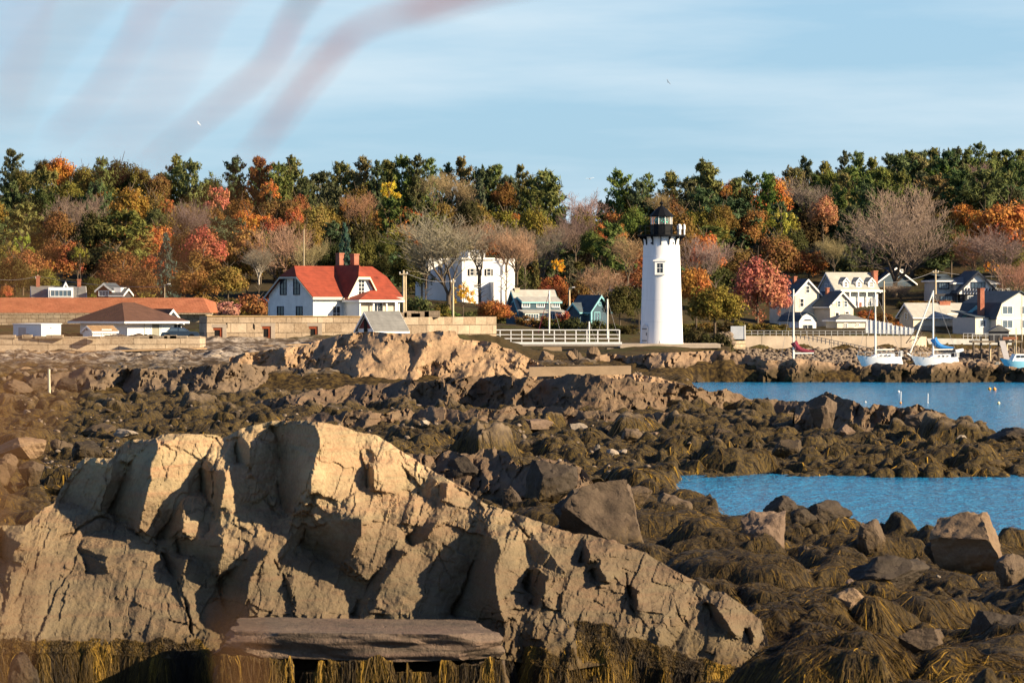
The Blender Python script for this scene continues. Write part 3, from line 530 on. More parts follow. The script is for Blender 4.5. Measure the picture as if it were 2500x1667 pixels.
class H:
    """a building: an Empty at the near corner, local x along the front, y into the depth"""
    def __init__(s, name, label, cat, px, py, Y, yaw=0.0, group=None):
        s.px, s.py, s.Y, s.yaw, s.S = px, py, Y, R(yaw), FPX/Y
        s.r = empty(name, P(px, py, Y), s.yaw, label, cat, group)
    def fx(s, px): return (px-s.px)/(s.S*math.cos(s.yaw))
    def ly(s, px): return (s.px-px)/(s.S*abs(math.sin(s.yaw)))
    def z(s, py): return (s.py-py)/s.S
    def part(s, name, mb, m, smooth=False): return mb.build(name, m, s.r, smooth)
    def gable(s, x0, x1, y0, y1, z0, ze, zr, axis='x', wm=None, rm=None, oh=0.35, th=0.16, trim=TRIM, gm=None, wname='wall', rname='roof'):
        """walls and a pitched roof; ze eave height, zr ridge height"""
        T = (lambda a, b, z: (a, b, z)) if axis == 'x' else (lambda a, b, z: (b, a, z))
        a0, a1, b0, b1 = (x0, x1, y0, y1) if axis == 'x' else (y0, y1, x0, x1); bm = (b0+b1)/2
        w = MB(); w.prism([T(a0, b0, z0), T(a0, b1, z0), T(a0, b1, ze), T(a0, bm, zr-.02), T(a0, b0, ze)], Vector(T(a1-a0, 0, 0))); s.part(wname, w, wm)
        k = (zr-ze)/(bm-b0); n = math.hypot(1, k); dx, dz = th*k/n, th/n; rf = MB()
        for sg, be in ((-1, b0), (1, b1)):
            e = be+sg*oh; zz = ze-k*oh
            rf.prism([T(a0-oh, bm, zr), T(a0-oh, e, zz), T(a0-oh, e+sg*dx*0.4, zz+dz), T(a0-oh, bm, zr+th*n)], Vector(T(a1-a0+2*oh, 0, 0)))
        o = s.part(rname, rf, rm)
        if trim:
            tr = MB()
            for aa, d in ((a0-oh-0.05, 0.05), (a1+oh, 0.05)):
                for sg, be in ((-1, b0), (1, b1)):
                    e = be+sg*(oh+.02); zz = ze-k*(oh+.02)
                    tr.prism([T(aa, bm, zr-.14), T(aa, e, zz-.14), T(aa, e, zz+dz*.8), T(aa, bm, zr+th*n*.8)], Vector(T(d, 0, 0)))
            for sg, be in ((-1, b0), (1, b1)):
                e = be+sg*oh; e2 = e+sg*0.06; zz = ze-k*oh
                q = sorted((e, e2)); p0 = T(a0-oh, q[0], zz-.14); p1 = T(a1+oh, q[1], zz+.05)
                tr.box(min(p0[0], p1[0]), max(p0[0], p1[0]), min(p0[1], p1[1]), max(p0[1], p1[1]), zz-.16, zz+.03)
            tb = s.part('eave_trim', tr, trim)
        return o
    def hip(s, x0, x1, y0, y1, ze, zr, rm, oh=0.4, inset=None, th=0.14, trim=TRIM, name='roof'):
        X0, X1, Y0, Y1 = x0-oh, x1+oh, y0-oh, y1+oh; i = min((Y1-Y0)/2, (X1-X0)/2) if inset is None else inset; ym = (Y0+Y1)/2
        m = MB(); z0 = ze; c = [(X0, Y0), (X1, Y0), (X1, Y1), (X0, Y1)]
        lo = [(a, b, z0) for a, b in c]; up = [(a, b, z0+th) for a, b in c]; r0, r1 = (X0+i, ym, zr), (X1-i, ym, zr)
        m.poly(lo[::-1]); m.poly([up[0], up[1], r1, r0]); m.poly([up[2], up[3], r0, r1]); m.poly([up[1], up[2], r1]); m.poly([up[3], up[0], r0])
        for k in range(4): m.poly([lo[k], lo[(k+1) % 4], up[(k+1) % 4], up[k]])
        o = s.part(name, m, rm)
        if trim:
            t2 = MB(); e = .05
            t2.box(X0-e, X1+e, Y0-e, Y0-.003, z0-.12, z0+th*.8); t2.box(X0-e, X1+e, Y1+.003, Y1+e, z0-.12, z0+th*.8); t2.box(X0-e, X0-.003, Y0, Y1, z0-.12, z0+th*.8); t2.box(X1+.003, X1+e, Y0, Y1, z0-.12, z0+th*.8); s.part('eave_trim', t2, trim)
        return o
    def block(s, x0, x1, y0, y1, z0, z1, m, name='wall'): return s.part(name, MB().box(x0, x1, y0, y1, z0, z1), m)
    def win(s, face, at, u, z, w, h, nx=2, nz=2, fm=None, gm=None, fr=.09, name='window', pane='pane'):
        """face 'f' front (y=at), 'l' left (x=at), 'r' right; u centre along the face, z sill"""
        fm = fm or TRIM; gm = gm or GLASS; f = MB(); g = MB()
        def B(mb, u0, u1, z0, z1, d0, d1):
            if face == 'f': mb.box(u0, u1, at-d1, at-d0, z0, z1)
            elif face == 'l': mb.box(at-d1, at-d0, u0, u1, z0, z1)
            else: mb.box(at+d0, at+d1, u0, u1, z0, z1)
        u0, u1, z1 = u-w/2, u+w/2, z+h
        B(f, u0-fr, u0, z-fr, z1+fr, .004, .07); B(f, u1, u1+fr, z-fr, z1+fr, .004, .07); B(f, u0, u1, z1, z1+fr, .004, .07); B(f, u0, u1, z-fr, z, .004, .09)
        for k in range(1, nx): x = u0+w*k/nx; B(f, x-.025, x+.025, z, z1, .012, .05)
        for k in range(1, nz): y = z+h*k/nz; B(f, u0, u1, y-.025, y+.025, .012, .045)
        o = s.part(name, f, fm); B(g, u0, u1, z, z1, .003, .01); g.build(pane, gm, o); return o
    def chimney(s, x, y, z0, z1, w=.6, d=.6, m=None):
        c = MB().box(x-w/2, x+w/2, y-d/2, y+d/2, z0, z1-.18).box(x-w/2-.06, x+w/2+.06, y-d/2-.06, y+d/2+.06, z1-.18, z1); return s.part('chimney', c, m or BRICK)
# -- keeper's house with the red clipped-gable roof
h = H('keepers_house', 'white keeper\'s house with a bright red clipped gable roof and two brick chimneys', 'house', 764.6, 792, 480, 42)
L, W, ze, zr = 13.0, 8.3, 3.45, 6.75; ym = W/2; oh = .45; k = (zr-ze)/ym; zc = zr-1.25; yc = (zr-zc)/k
w = MB(); sec = [(0, 0, -1), (0, W, -1), (0, W, ze), (0, ym+yc, zc), (0, ym-yc, zc), (0, 0, ze)]; w.prism(sec, (L, 0, 0)); h.part('wall', w, WCLAP)
rf = MB(); t_ = .16
def roofplane(mb, pts, th=.16): mb.prism(pts, (0, 0, th))
e0, e1 = -oh, W+oh; zo = ze-k*oh; za = zc+.04; ya, yb = ym-yc, ym+yc
roofplane(rf, [(-oh, e0, zo), (L+oh, e0, zo), (L+oh, ya, za), (L-.5, ym, zr), (.5, ym, zr), (-oh, ya, za)])
roofplane(rf, [(L+oh, e1, zo), (-oh, e1, zo), (-oh, yb, za), (.5, ym, zr), (L-.5, ym, zr), (L+oh, yb, za)])
roofplane(rf, [(-oh, yb, za), (-oh, ya, za), (.5, ym, zr)]); roofplane(rf, [(L+oh, ya, za), (L+oh, yb, za), (L-.5, ym, zr)])
h.part('roof', rf, REDR)
tr = MB().box(-oh, L+oh, e0-.08, e0-.003, zo-.2, zo+.12)
for xx in (-oh-.06, L+oh+.01):
    tr.prism([(xx, e0, zo-.16), (xx, e0, zo+.06), (xx, ya, za+.06), (xx, ya, za-.16)], (.05, 0, 0)); tr.prism([(xx, e1, zo-.16), (xx, e1, zo+.06), (xx, yb, za+.06), (xx, yb, za-.16)], (.05, 0, 0)); tr.box(xx, xx+.05, ya, yb, za-.16, za+.06)
h.part('eave_trim', tr, paint('grey_trim', (0.45, 0.44, 0.38), .7, .1))  # eave trim in one dull grey-cream paint
gx0, gx1, gy = 4.5, 8.9, -.8; gm_ = (gx0+gx1)/2; kk = (zr-ze)/((gx1-gx0)/2); zc2 = zr-1.35; xc = (zr-zc2)/kk
w = MB(); w.prism([(gx0, gy, 0), (gx1, gy, 0), (gx1, gy, ze), (gm_+xc, gy, zc2), (gm_-xc, gy, zc2), (gx0, gy, ze)], (0, 3.4, 0)); h.part('cross_gable', w, WCLAP)
rf = MB(); o2 = .4; zz = ze-kk*o2*.6; gf = gy-.5; zb = zc2+.04; zt = zr+.12
roofplane(rf, [(gx0-o2*.6, gf, zz), (gm_-xc, gf, zb), (gm_, gf+.9, zt), (gm_, ym, zt), (gx0-o2*.6, ym, zz)], .14); roofplane(rf, [(gm_+xc, gf, zb), (gx1+o2*.6, gf, zz), (gx1+o2*.6, ym, zz), (gm_, ym, zt), (gm_, gf+.9, zt)], .14)
roofplane(rf, [(gm_-xc, gf, zb), (gm_+xc, gf, zb), (gm_, gf+.9, zt)], .14); h.part('cross_gable_roof', rf, REDR)
tr = MB(); tr.prism([(gx0-o2*.6, gf-.06, zz-.15), (gx0-o2*.6, gf-.06, zz+.14), (gm_-xc, gf-.06, zb+.14), (gm_-xc, gf-.06, zb-.15)], (0, .05, 0)); tr.prism([(gx1+o2*.6, gf-.06, zz-.15), (gx1+o2*.6, gf-.06, zz+.14), (gm_+xc, gf-.06, zb+.14), (gm_+xc, gf-.06, zb-.15)], (0, .05, 0)); tr.box(gm_-xc, gm_+xc, gf-.06, gf-.01, zb-.15, zb+.14)
h.part('gable_trim', tr, paint('cream_trim', (0.70, 0.64, 0.45), .7, .08))
h.hip(4.4, 10.6, -3.2, -.82, 2.75, 4.0, REDR, .35, 3.0, name='porch_roof'); pw_ = MB()
for x in (4.5, 6.6, 8.6, 10.5): pw_.box(x-.08, x+.08, -3.2, -3.04, 0, 2.75)
pw_.box(4.4, 10.6, -3.12, -2.98, 0, .95).box(4.4, 4.5, -3.1, -.9, 0, 2.7); h.part('porch_frame', pw_, WHITE)
h.block(4.45, 10.4, -2.6, -2.52, .95, 2.7, paint('porch_tan', (.50, .44, .33), .8, .2), 'porch_wall'); h.win('f', -2.6, 7.6, 1.1, 1.5, 1.4, 2, 1, WHITE)
for u in (5.55, 3.05): h.win('l', 0, u, 3.55, 1.05, 1.95, 2, 3, DKTRIM)
for u in (6.1, 2.55): h.win('l', 0, u, .3, 1.05, 1.75, 2, 2, DKTRIM)
h.win('f', gy, gm_-.05, 3.45, .85, 1.85, 2, 4, TRIM); h.win('f', 0, 3.5, .5, 1.1, 1.6, 2, 2); h.win('f', 0, 11.2, .5, 1.1, 1.6, 2, 2)
h.chimney(8.3, ym+1.0, 5.5, 8.5, .7, .7); h.chimney(9.6, ym-.2, 5.5, 8.4, .75, .75)
h.part('downpipe', MB().path([(-.1, W-.1, 0), (-.1, W-.1, 2.6), (-.4, W+.3, 3.1)], .06), WHITE)
# -- hip-roofed building
h = H('hip_roof_building', 'white low building under a broad dark brown hip roof on the left', 'building', 311, 830, 455, 38)
WL, WF = h.ly(178), h.fx(424); e = h.z(787); h.block(0, WF, 0, WL, -.5, e, WHITE)
h.hip(0, WF, 0, WL, e, h.z(738), BROWNR, 1.0, min(WF, WL)/2+.2)
h.part('wall_pipe', MB().box(2.2, 2.3, -.08, -.01, 0, e), METAL); h.part('wall_pipe', MB().box(4.4, 4.48, -.06, -.01, 0, e), METAL)
h.win('f', 0, 3.7, .1, 1.0, 1.7, 1, 1, WHITE, paint('grey_green_door', (.25, .24, .19), .7), name='door', pane='door_panel'); h.win('f', 0, 6.6, .7, .9, 1.0, 2, 2)
# small dark gable behind it
h = H('garage', 'dark roofed little garage peeping out behind the brown hip roof building', 'garage', 398, 812, 475, 38); h.gable(0, 2.4, 0, 3.6, 0, 1.35, 2.55, 'y', WHITE, BROWNR, .3)
h.win('f', 0, 1.2, .3, .6, .7, 2, 2)
h = H('hut', 'tiny white gabled hut with a tan roof before the hip roof building', 'hut', 226, 826, 446, 40); h.gable(0, h.fx(280), 0, h.ly(199), -.5, h.z(808), h.z(797), 'x', WHITE, TANR, .15, .1); h.win('l', 0, 1.0, .85, .35, .35, 2, 1); h.win('f', 0, 1.8, .1, 1.1, .8, 1, 1, WHITE, paint('pale_door', (.6, .6, .55)), name='door', pane='door_panel')
h = H('shed', 'long white flat roofed shed at the left edge behind the sea wall', 'shed', 101, 826, 448, 30); x1 = h.fx(146); y1 = h.ly(14); h.block(0, x1, 0, y1, -.4, 1.5, WHITE); h.part('roof', MB().prism([(-.1, -.1, 1.5), (x1+.1, -.1, 1.55), (x1+.1, y1+.1, 1.55), (-.1, y1+.1, 1.5)], (0, 0, .09)), TRIM); h.part('vent', MB().box(x1*.45, x1*.55, -.06, -.005, 1.1, 1.25), METAL); h.part('door', MB().box(-.05, -.005, y1*.55, y1*.8, -.3, 1.2), GREYS)
# small shed by the mound
h = H('shed', 'white shed with grey shingle roof and dark red gable beside the rock ledge', 'shed', 914, 818, 438, 40); x1 = h.fx(988); y1 = h.ly(872)
h.gable(0, x1, 0, y1, -1.2, h.z(802), h.z(764), 'x', WHITE, GREYR, .3, .14); m = MB(); ez, rz = h.z(802), h.z(764); m.prism([(-.06, .2, ez), (-.06, y1-.2, ez), (-.06, y1/2, rz-.3)], (.05, 0, 0)); h.part('gable_panel', m, REDW); h.part('door', MB().box(-.1, -.065, y1*.4, y1*.6, ez-.4, ez+1.0), DARKIN)
# -- fort
def wall_run(name, label, pts, thick, top, base, m, cat='wall', cap=None, capm=None):
    """upright masonry wall through (px, Y) points; top and base are photo rows per point"""
    r = empty(name, P(pts[0][0], base[0], pts[0][1]), 0, label, cat); o0 = r.location.copy(); b = MB(); c = MB()
    for (p, q, ta, tb, ba, bb) in zip(pts, pts[1:], top, top[1:], base, base[1:]):
        A, B = P(p[0], ta, p[1])-o0, P(q[0], tb, q[1])-o0; za, zb = P(p[0], ba, p[1]).z-o0.z, P(q[0], bb, q[1]).z-o0.z
        d = Vector((B.x-A.x, B.y-A.y, 0)).normalized(); n = Vector((-d.y, d.x, 0))*thick
        f = [Vector((A.x, A.y, za)), Vector((B.x, B.y, zb)), Vector(B), Vector(A)]; b.prism(f, n)
        if cap: c.prism([v+n*-.1/thick for v in (Vector(A), Vector(B), Vector((B.x, B.y, B.z+cap)), Vector((A.x, A.y, A.z+cap)))], n*(1+.2/thick))
    b.build('masonry', m, r)
    if cap: c.build('coping', capm or m, r)
    return r
r = wall_run('sea_wall', 'low pale granite sea wall of big blocks on the left', [(-200, 430), (120, 431), (488, 434), (502, 437)], 1.2, [823, 822, 821, 822], [875, 872, 856, 856], SEAW)
random.seed(4)
for i in range(9):  # loose coping stones of uneven height
    px = random.uniform(-20, 470); q = P(px, 822, 430.6)-r.location
    MB().box(q.x-random.uniform(.4, 1.1), q.x+random.uniform(.4, 1.1), .6, 1.5, q.z-.2, q.z+random.uniform(.04, .22)).build('coping_stone', SEAW, r)
r = wall_run('fort_wall', 'granite fort wall with three rust red doors below the keeper\'s house', [(505, 444), (880, 450), (935, 452)], 3.0, [773, 774, 775], [860, 848, 846], GRAN, cap=.12, capm=paint('grass_cap', (.30, .20, .09), .95, .3))
for px in (526.5, 645, 759.5):
    Yw = np.interp(px, [505, 880], [444, 450]); q = P(px, 844.5 if px < 600 else 841, Yw)-r.location; w2, hh = .75, 2.0
    d = MB().box(q.x-w2, q.x+w2, q.y-.1, q.y-.01, q.z, q.z+.8).box(q.x-w2, q.x-w2+.3, q.y-.1, q.y-.01, q.z+.8, q.z+hh).box(q.x+w2-.28, q.x+w2, q.y-.1, q.y-.01, q.z+.8, q.z+hh).box(q.x-w2+.3, q.x+w2-.28, q.y-.1, q.y-.01, q.z+1.72, q.z+hh).build('door', RDOOR, r)
    MB().box(q.x-w2+.3, q.x+w2-.28, q.y-.05, q.y-.005, q.z+.8, q.z+1.72).build('opening', DARKIN, d)
    MB().box(q.x-w2-.45, q.x-w2-.003, q.y-.16, q.y-.005, q.z-.1, q.z+hh+.35).box(q.x+w2+.003, q.x+w2+.45, q.y-.16, q.y-.005, q.z-.1, q.z+hh+.35).box(q.x-w2, q.x+w2, q.y-.16, q.y-.005, q.z+hh+.004, q.z+hh+.35).build('surround', CONC, d)
for px, py in ((553, 795), (620, 799), (618, 797)):
    q = P(px, py, np.interp(px, [505, 880], [444, 450]))-r.location; MB().box(q.x-.1, q.x+.1, q.y-.03, q.y+.1, q.z-.25, q.z+.3).build('loophole', DARKIN, r)
r = wall_run('fort_wall', 'ruined stepped granite wall between the grey roofed shed and the footbridge', [(930, 455), (1046, 457), (1100, 462), (1212, 466)], 3.0, [776, 774, 774, 773], [840, 838, 838, 838], GRAN)
b = MB(); random.seed(8)
for px, py, w_, h_ in ((965, 762, 1.0, .6), (985, 764, .8, .5), (1000, 760, 1.2, .75), (1030, 761, 1.6, .6), (1055, 760, 1.7, .65), (1015, 766, 1, .5)):
    q = P(px, py, 458)-r.location; MB().box(q.x-w_/2, q.x+w_/2, q.y-.2, q.y+1.4, q.z-h_, q.z+.05).build('fallen_block', GRAN, r)
# rampart: orange brick slope over rubble masonry
wall_run('fort_rampart', 'rubble masonry rampart behind the brown hip roof building, topped with orange brick', [(-250, 498), (300, 498), (500, 499), (518, 503)], 3.0, [764, 764, 764, 764], [828, 828, 828, 828], RUBBLE)
r = empty('rampart_slope', P(-250, 764, 498.2), 0, 'sloping orange brick parapet on top of the rubble rampart', 'parapet'); o0 = r.location.copy(); m = MB()
A0, A1 = P(-250, 763.5, 498.2)-o0, P(514, 763.5, 499.2)-o0; B0, B1 = P(-250, 726, 502)-o0, P(496, 727, 503)-o0; C0, C1 = P(-250, 728, 512)-o0, P(496, 728, 512)-o0
E1 = P(513, 737, 503.5)-o0; D0, D1 = Vector((C0.x, C0.y, A0.z)), Vector((A1.x, C1.y, A1.z)); F1 = Vector((E1.x+.05, C1.y, E1.z))
m.poly([A0, A1, E1, B1, B0]); m.poly([B0, B1, C1, C0]); m.poly([B1, E1, F1, C1]); m.poly([A1, D1, F1, E1]); m.poly([C0, C1, F1, D1, D0]); m.poly([A0, B0, C0, D0]); m.poly([A0, D0, D1, A1]); m.build('brickwork', RAMP, r)
MB().box(A0.x, A1.x+.3, A0.y-.25, A0.y+1, A0.z-.2, A0.z-.003).build('string_course', RUBBLE, r)
# path strip before the fort
m = MB(); pts = [(-250, 862, 427), (120, 863, 427.5), (480, 853, 431), (560, 850, 436), (760, 841, 441)]; q = []
for px, py, Y in pts: a = P(px, py, Y); q.append((a, Vector((a.x, a.y+5, a.z+.12))))
for (a, b), (c, d) in zip(q, q[1:]): m.prism([a, c, d, b], (0, 0, .1))
m.build('path', paint('sandy_path', (.36, .24, .13), .95, .25, .7))['kind'] = 'structure'
# -- far-left roofs
h = H('house', 'grey roofed house with two brick chimneys and a white sunroom above the orange parapet', 'house', 80, 732, 545, 8); x1 = h.fx(206)
h.gable(0, x1, 0, 6.5, -1, h.z(727), h.z(701), 'x', GREYS, GREYR, .2); h.block(h.fx(117), h.fx(177), -1.2, 2, -1, h.z(701.5), WHITE, 'sunroom'); h.win('f', -1.2, (h.fx(117)+h.fx(177))/2, h.z(723), 2.7, .75, 5, 1, TRIM, BGLASS, .1)
h.chimney(h.fx(94), 3.2, 0, h.z(673), .5, .5); h.chimney(h.fx(193.5), 3.2, 0, h.z(681), .5, .5); h.gable(h.fx(154), h.fx(166), 1.5, 5, 1, h.z(702), h.z(692), 'y', GREYS, GREYR, .1)
h = H('house', 'small dark gabled cottage with a white dormer above the orange parapet', 'house', 236, 732, 545, -12); h.gable(0, 2.0, 0, 5, -1, h.z(708), h.z(694), 'y', REDW, SLATE, .2); h.win('f', 0, 1.0, h.z(722), 1.3, .6, 3, 1, TRIM, BGLASS); h.block(2.2, 3.2, .5, 3, -1, h.z(702), WHITE, 'dormer'); h.gable(1.9, 3.6, 0, 4, -1, h.z(720), h.z(706), 'x', DARKW, SLATE, .2, wname='wing', rname='wing_roof')
# -- white flat-roofed mansion
h = H('mansion', 'white flat roofed mansion with a square lookout room and flagpole on its roof', 'house', 1128, 745, 600, 20); e = h.z(634)
h.block(0, h.fx(1204), 0, 9, -1.5, e, WHITE); h.block(h.fx(1207), h.fx(1274), 3.0, 11, -1.5, h.z(630), WHITE, 'wing'); h.block(h.fx(1068), h.fx(1128)-.01, 4, 10, -1.5, h.z(630), WHITE, 'wing'); h.block(-.25, h.fx(1204)+.2, -.25, 9.2, e, e+.3, TRIM, 'cornice')
h.block(h.fx(1160), h.fx(1201), 3, 7, e+.3, h.z(612), WHITE, 'lookout'); h.block(h.fx(1159), h.fx(1202), 2.8, 7.2, h.z(612), h.z(610), TRIM, 'lookout_roof')
for px in (1171, 1181, 1191): h.win('f', 3, h.fx(px), h.z(625), .42, .6, 1, 2)
for px in (1152, 1166, 1193): h.win('f', 0, h.fx(px), h.z(672), .55, .95, 1, 2); [h.part('shutter', MB().box(h.fx(px)+d-.12, h.fx(px)+d+.12, -.06, -.005, h.z(673), h.z(657)), BLACK) for d in (-.5, .5)]
h.part('flagpole', MB().tube((h.fx(1182), 4, h.z(610)), (h.fx(1182), 4, h.z(583)), .06), WHITE); h.win('f', 0, h.fx(1166), h.z(700), .8, .3, 3, 1); h.block(h.fx(1196), h.fx(1207), -1.6, -.02, -1.5, h.z(688), paint('porch_white', (.7, .7, .7)), 'porch')
h.part('drainpipe', MB().tube((h.fx(1173), -.12, -1), (h.fx(1173), -.12, e), .05), BLACK)
# -- blue house with the grey roof
h = H('house', 'dark blue shingled house with a pale grey roof and long rows of white windows', 'house', 1268, 795, 560, 30); x1 = h.fx(1366); y1 = h.ly(1236)
h.gable(0, x1, 0, y1, -1, h.z(760), h.z(712), 'x', BLUES, PALER, .3, trim=CYAN); h.gable(.2, x1-.2, -.5, y1*.5, h.z(765), h.z(736), h.z(727), 'x', BLUES, PALER, .2, wname='dormer', rname='dormer_roof', trim=CYAN)
h.block(-.4, x1, -1.9, -.52, -1, h.z(764), BLUES, 'bay'); h.part('bay_roof', MB().prism([(-.6, -2.1, h.z(764)), (x1+.2, -2.1, h.z(764)), (x1+.2, -.5, h.z(758)), (-.6, -.5, h.z(758))], (0, 0, .12)), PALER)
for px in (1279, 1315, 1352): h.win('f', -.5, h.fx(px), h.z(749), 1.1, .65, 4, 1, TRIM, BGLASS)
for px in (1277, 1330, 1354): h.win('f', -1.9, h.fx(px)+.3, h.z(780), 2.0 if px < 1340 else 1.4, .75, 5, 1, TRIM, BGLASS)
h.chimney(h.fx(1276), y1/2, 4, h.z(703), .7, .5, CONC)
# -- little blue house
h = H('house', 'little teal blue gabled house with pale blue trim left of the lighthouse', 'house', 1443, 815, 555, 42); x1 = h.fx(1485); y1 = h.ly(1397)
h.gable(0, x1, 0, y1, -1, h.z(755), h.z(724), 'y', BLUES, SLATE, .4, trim=CYAN); h.gable(-1.0, 1.5, 1.2, 3.6, 0, h.z(760), h.z(742), 'x', BLUES, SLATE, .2, wname='dormer', rname='dormer_roof', trim=CYAN)
h.win('f', 0, x1*.35, h.z(783), .9, 1.1, 2, 1, CYAN, BGLASS); h.win('f', 0, x1*.5, h.z(804), 1.6, .6, 3, 1, CYAN, BGLASS); h.win('l', 0, y1*.5, h.z(778), .8, 1.4, 1, 1, CYAN, BGLASS); h.win('l', 0, y1*.25, h.z(768), .6, .6, 2, 1, CYAN, BGLASS); h.part('corner_board', MB().box(-.12, .12, -.12, .12, -1, h.z(757)), CYAN); h.win('f', 0, x1*.5, h.z(745), .35, .35, 1, 1, CYAN, BGLASS)
# -- cream houses on the right
h = H('house', 'cream gabled house with a lower gabled wing, blue roofs and two small brick chimneys', 'house', 1941, 795, 605, 30); x1 = h.fx(2003); y1 = h.ly(1918)+4
h.gable(0, x1, 0, y1, -1.5, h.z(716), h.z(684), 'y', CREAM, SLATE, .3); h.win('f', 0, h.fx(1973), h.z(714), .6, .9, 1, 2)
q0, q1 = h.fx(1989), h.fx(2049); h.gable(q0, q1, -4.2, 4, -1.5, h.z(745), h.z(714), 'y', CREAM, SLATE, .3, wname='wing', rname='wing_roof')
a, b = q0+(q1-q0)*.38, q0+(q1-q0)*.66
for u in (a, b): h.win('f', -4.2, u, h.z(748), .5, .75, 1, 2, TRIM, BGLASS)
h.win('f', -4.2, q0+(q1-q0)*.3, h.z(784), .55, 1.25, 1, 1, TRIM, name='door', pane='door_panel'); h.win('f', -4.2, q0+(q1-q0)*.72, h.z(771), .6, .6, 1, 2); h.chimney(h.fx(1964), 2.5, 5, h.z(674), .5, .5); h.chimney(h.fx(2018)-.3, -1, 4, h.z(702), .45, .45); h.win('f', 0, h.fx(1958), h.z(748), .6, 1.1, 1, 2)
h = H('cottage', 'small bright white cottage with a rounded gambrel front on the sea wall', 'cottage', 1951, 822, 590, 25); x1 = h.fx(1994); e, rz = h.z(783), h.z(765); xm = x1/2
w = MB(); w.prism([(0, 0, -1.2), (x1, 0, -1.2), (x1, 0, e), (x1*.82, 0, e+.62), (xm, 0, rz), (x1*.18, 0, e+.62), (0, 0, e)], (0, 6, 0)); h.part('wall', w, WHITE); rf = MB(); pts = [(-.15, e-.1), (x1*.16, e+.68), (xm, rz+.1), (x1*.84, e+.68), (x1+.15, e-.1)]
for (a, za_), (b, zb_) in zip(pts, pts[1:]): rf.prism([(a, -.25, za_), (b, -.25, zb_), (b, 6.2, zb_), (a, 6.2, za_)], (0, 0, .1))
h.part('roof', rf, SLATE); h.win('f', 0, xm, .35, 1.6, 1.35, 2, 1, TRIM); h.part('arch_vent', MB().prism([(xm-.75, -.06, e), (xm+.75, -.06, e), (xm+.45, -.06, e+.2), (xm-.45, -.06, e+.2)], (0, .05, 0)), DKTRIM); h.win('l', 0, 1.6, .9, .7, .7, 1, 2); h.block(-.04, -.005, 3, 5.5, .0, e-.3, GREYS, 'side_panel')
h = H('garage', 'low cream garage with a grey hip roof beside the white gambrel cottage', 'garage', 2044, 817, 592, 25); x1 = h.fx(2115); y1 = h.ly(2020); e = h.z(783); h.block(0, x1, 0, y1, -1, e, CREAM); h.hip(0, x1, 0, y1, e, h.z(767), GREYR, .35)
h.win('f', 0, h.fx(2065), h.z(809), .5, 1.1, 2, 4); h.win('f', 0, h.fx(2095), h.z(794), .45, .2, 2, 1); h.win('f', 0, h.fx(2091), h.z(817), .55, .9, 1, 1, name='door', pane='door_panel')
# -- white cape with three dormers
h = H('house', 'white cape house with three dormers on a pale roof and a tall brick chimney', 'house', 2041, 760, 640, 33); x1 = h.fx(2150); y1 = h.ly(2003); e, rz = h.z(707), h.z(668)
h.gable(0, x1, 0, y1, -2.5, e, rz, 'x', WCLAP, PALER, .3); h.part('blue_gable', MB().prism([(-.03, .05, 0), (-.03, y1-.05, 0), (-.03, y1-.05, e), (-.03, y1/2, rz-.4), (-.03, .05, e)], (.02, 0, 0)), boards('blue_grey_clapboard', (.30, .38, .45), .16))
for px in (2063, 2097, 2129):
    u = h.fx(px)+.4; zb_ = h.z(702); yb_ = (zb_-e)/((rz-e)/(y1/2))
    h.gable(u-.55, u+.55, yb_-.1, yb_+2.6, zb_-.3, zb_+1.0, zb_+1.5, 'y', WHITE, PALER, .15, .1, wname='dormer', rname='dormer_roof'); h.win('f', yb_-.1, u, zb_+.12, .5, .75, 2, 2)
h.block(-.2, x1+.2, -1.5, -.03, e-.35, e-.05, TRIM, 'porch_roof'); pm = MB()
for i in range(6): pm.box(x1*i/5-.09, x1*i/5+.09, -1.45, -1.27, -1.0, e-.35)
h.part('porch_posts', pm, WHITE)
for i in (1, 3, 7): h.win('f', 0, x1*(i+.0)/9, .2, .8, 1.3, 2, 2, TRIM, BGLASS)
h.win('f', 0, x1*.55, -.7, .9, 2.1, 1, 1, TRIM, paint('red_brown_door', (.25, .1, .07)), name='door', pane='door_panel'); h.chimney(x1+.5, y1*.35, 0, h.z(660), .8, .7)
for u in (.3, .55): h.win('l', 0, y1*u, e-.2, .6, 1.1, 1, 2)
# -- dark timbered house
h = H('house', 'dark timbered house with a big black framed front gable and balcony', 'house', 2340, 748, 640, 12); x1 = h.fx(2443); e, rz = h.z(692), h.z(667)
h.block(0, x1, 1.5, 10, -2, e, GREYS); h.hip(0, x1, 1.5, 10, e, rz, GREYR, .5, 4.2); h.block(h.fx(2303), -.02, 3, 10, -2, h.z(711), GREYS, 'wing'); h.hip(h.fx(2303), 0, 3, 10, h.z(686), h.z(668), SLATE, .3, 3.0, name='wing_roof'); h.block(h.fx(2303), -.02, 3.2, 9.8, h.z(711)+.02, h.z(686), GREYS, 'upper_wing')
h.block(h.fx(2285), h.fx(2341), 1.0, 2.9, -2, h.z(717), DARKW, 'lower_wing'); h.win('f', 3, (h.fx(2303)+0)/2-.2, h.z(704), 1.5, .95, 4, 1, DKTRIM, BGLASS); h.win('f', 1.0, h.fx(2315), h.z(736), 1.9, .8, 5, 1, DKTRIM, BGLASS)
g0, g1 = h.fx(2342), h.fx(2432); gm2 = h.fx(2389); h.gable(g0, g1, 0, 6, h.z(719), h.z(710), rz+.1, 'y', WHITE, SLATE, .5, .22, trim=DKTRIM, wname='front_gable', rname='gable_roof')
h.win('f', 0, gm2, h.z(703), 2.2, .85, 4, 1, DKTRIM, BGLASS); tm = MB()
for i in range(-5, 6): tm.box(gm2+i*.48-.06, gm2+i*.48+.06, -.12, -.005, h.z(718), h.z(718)+.95)
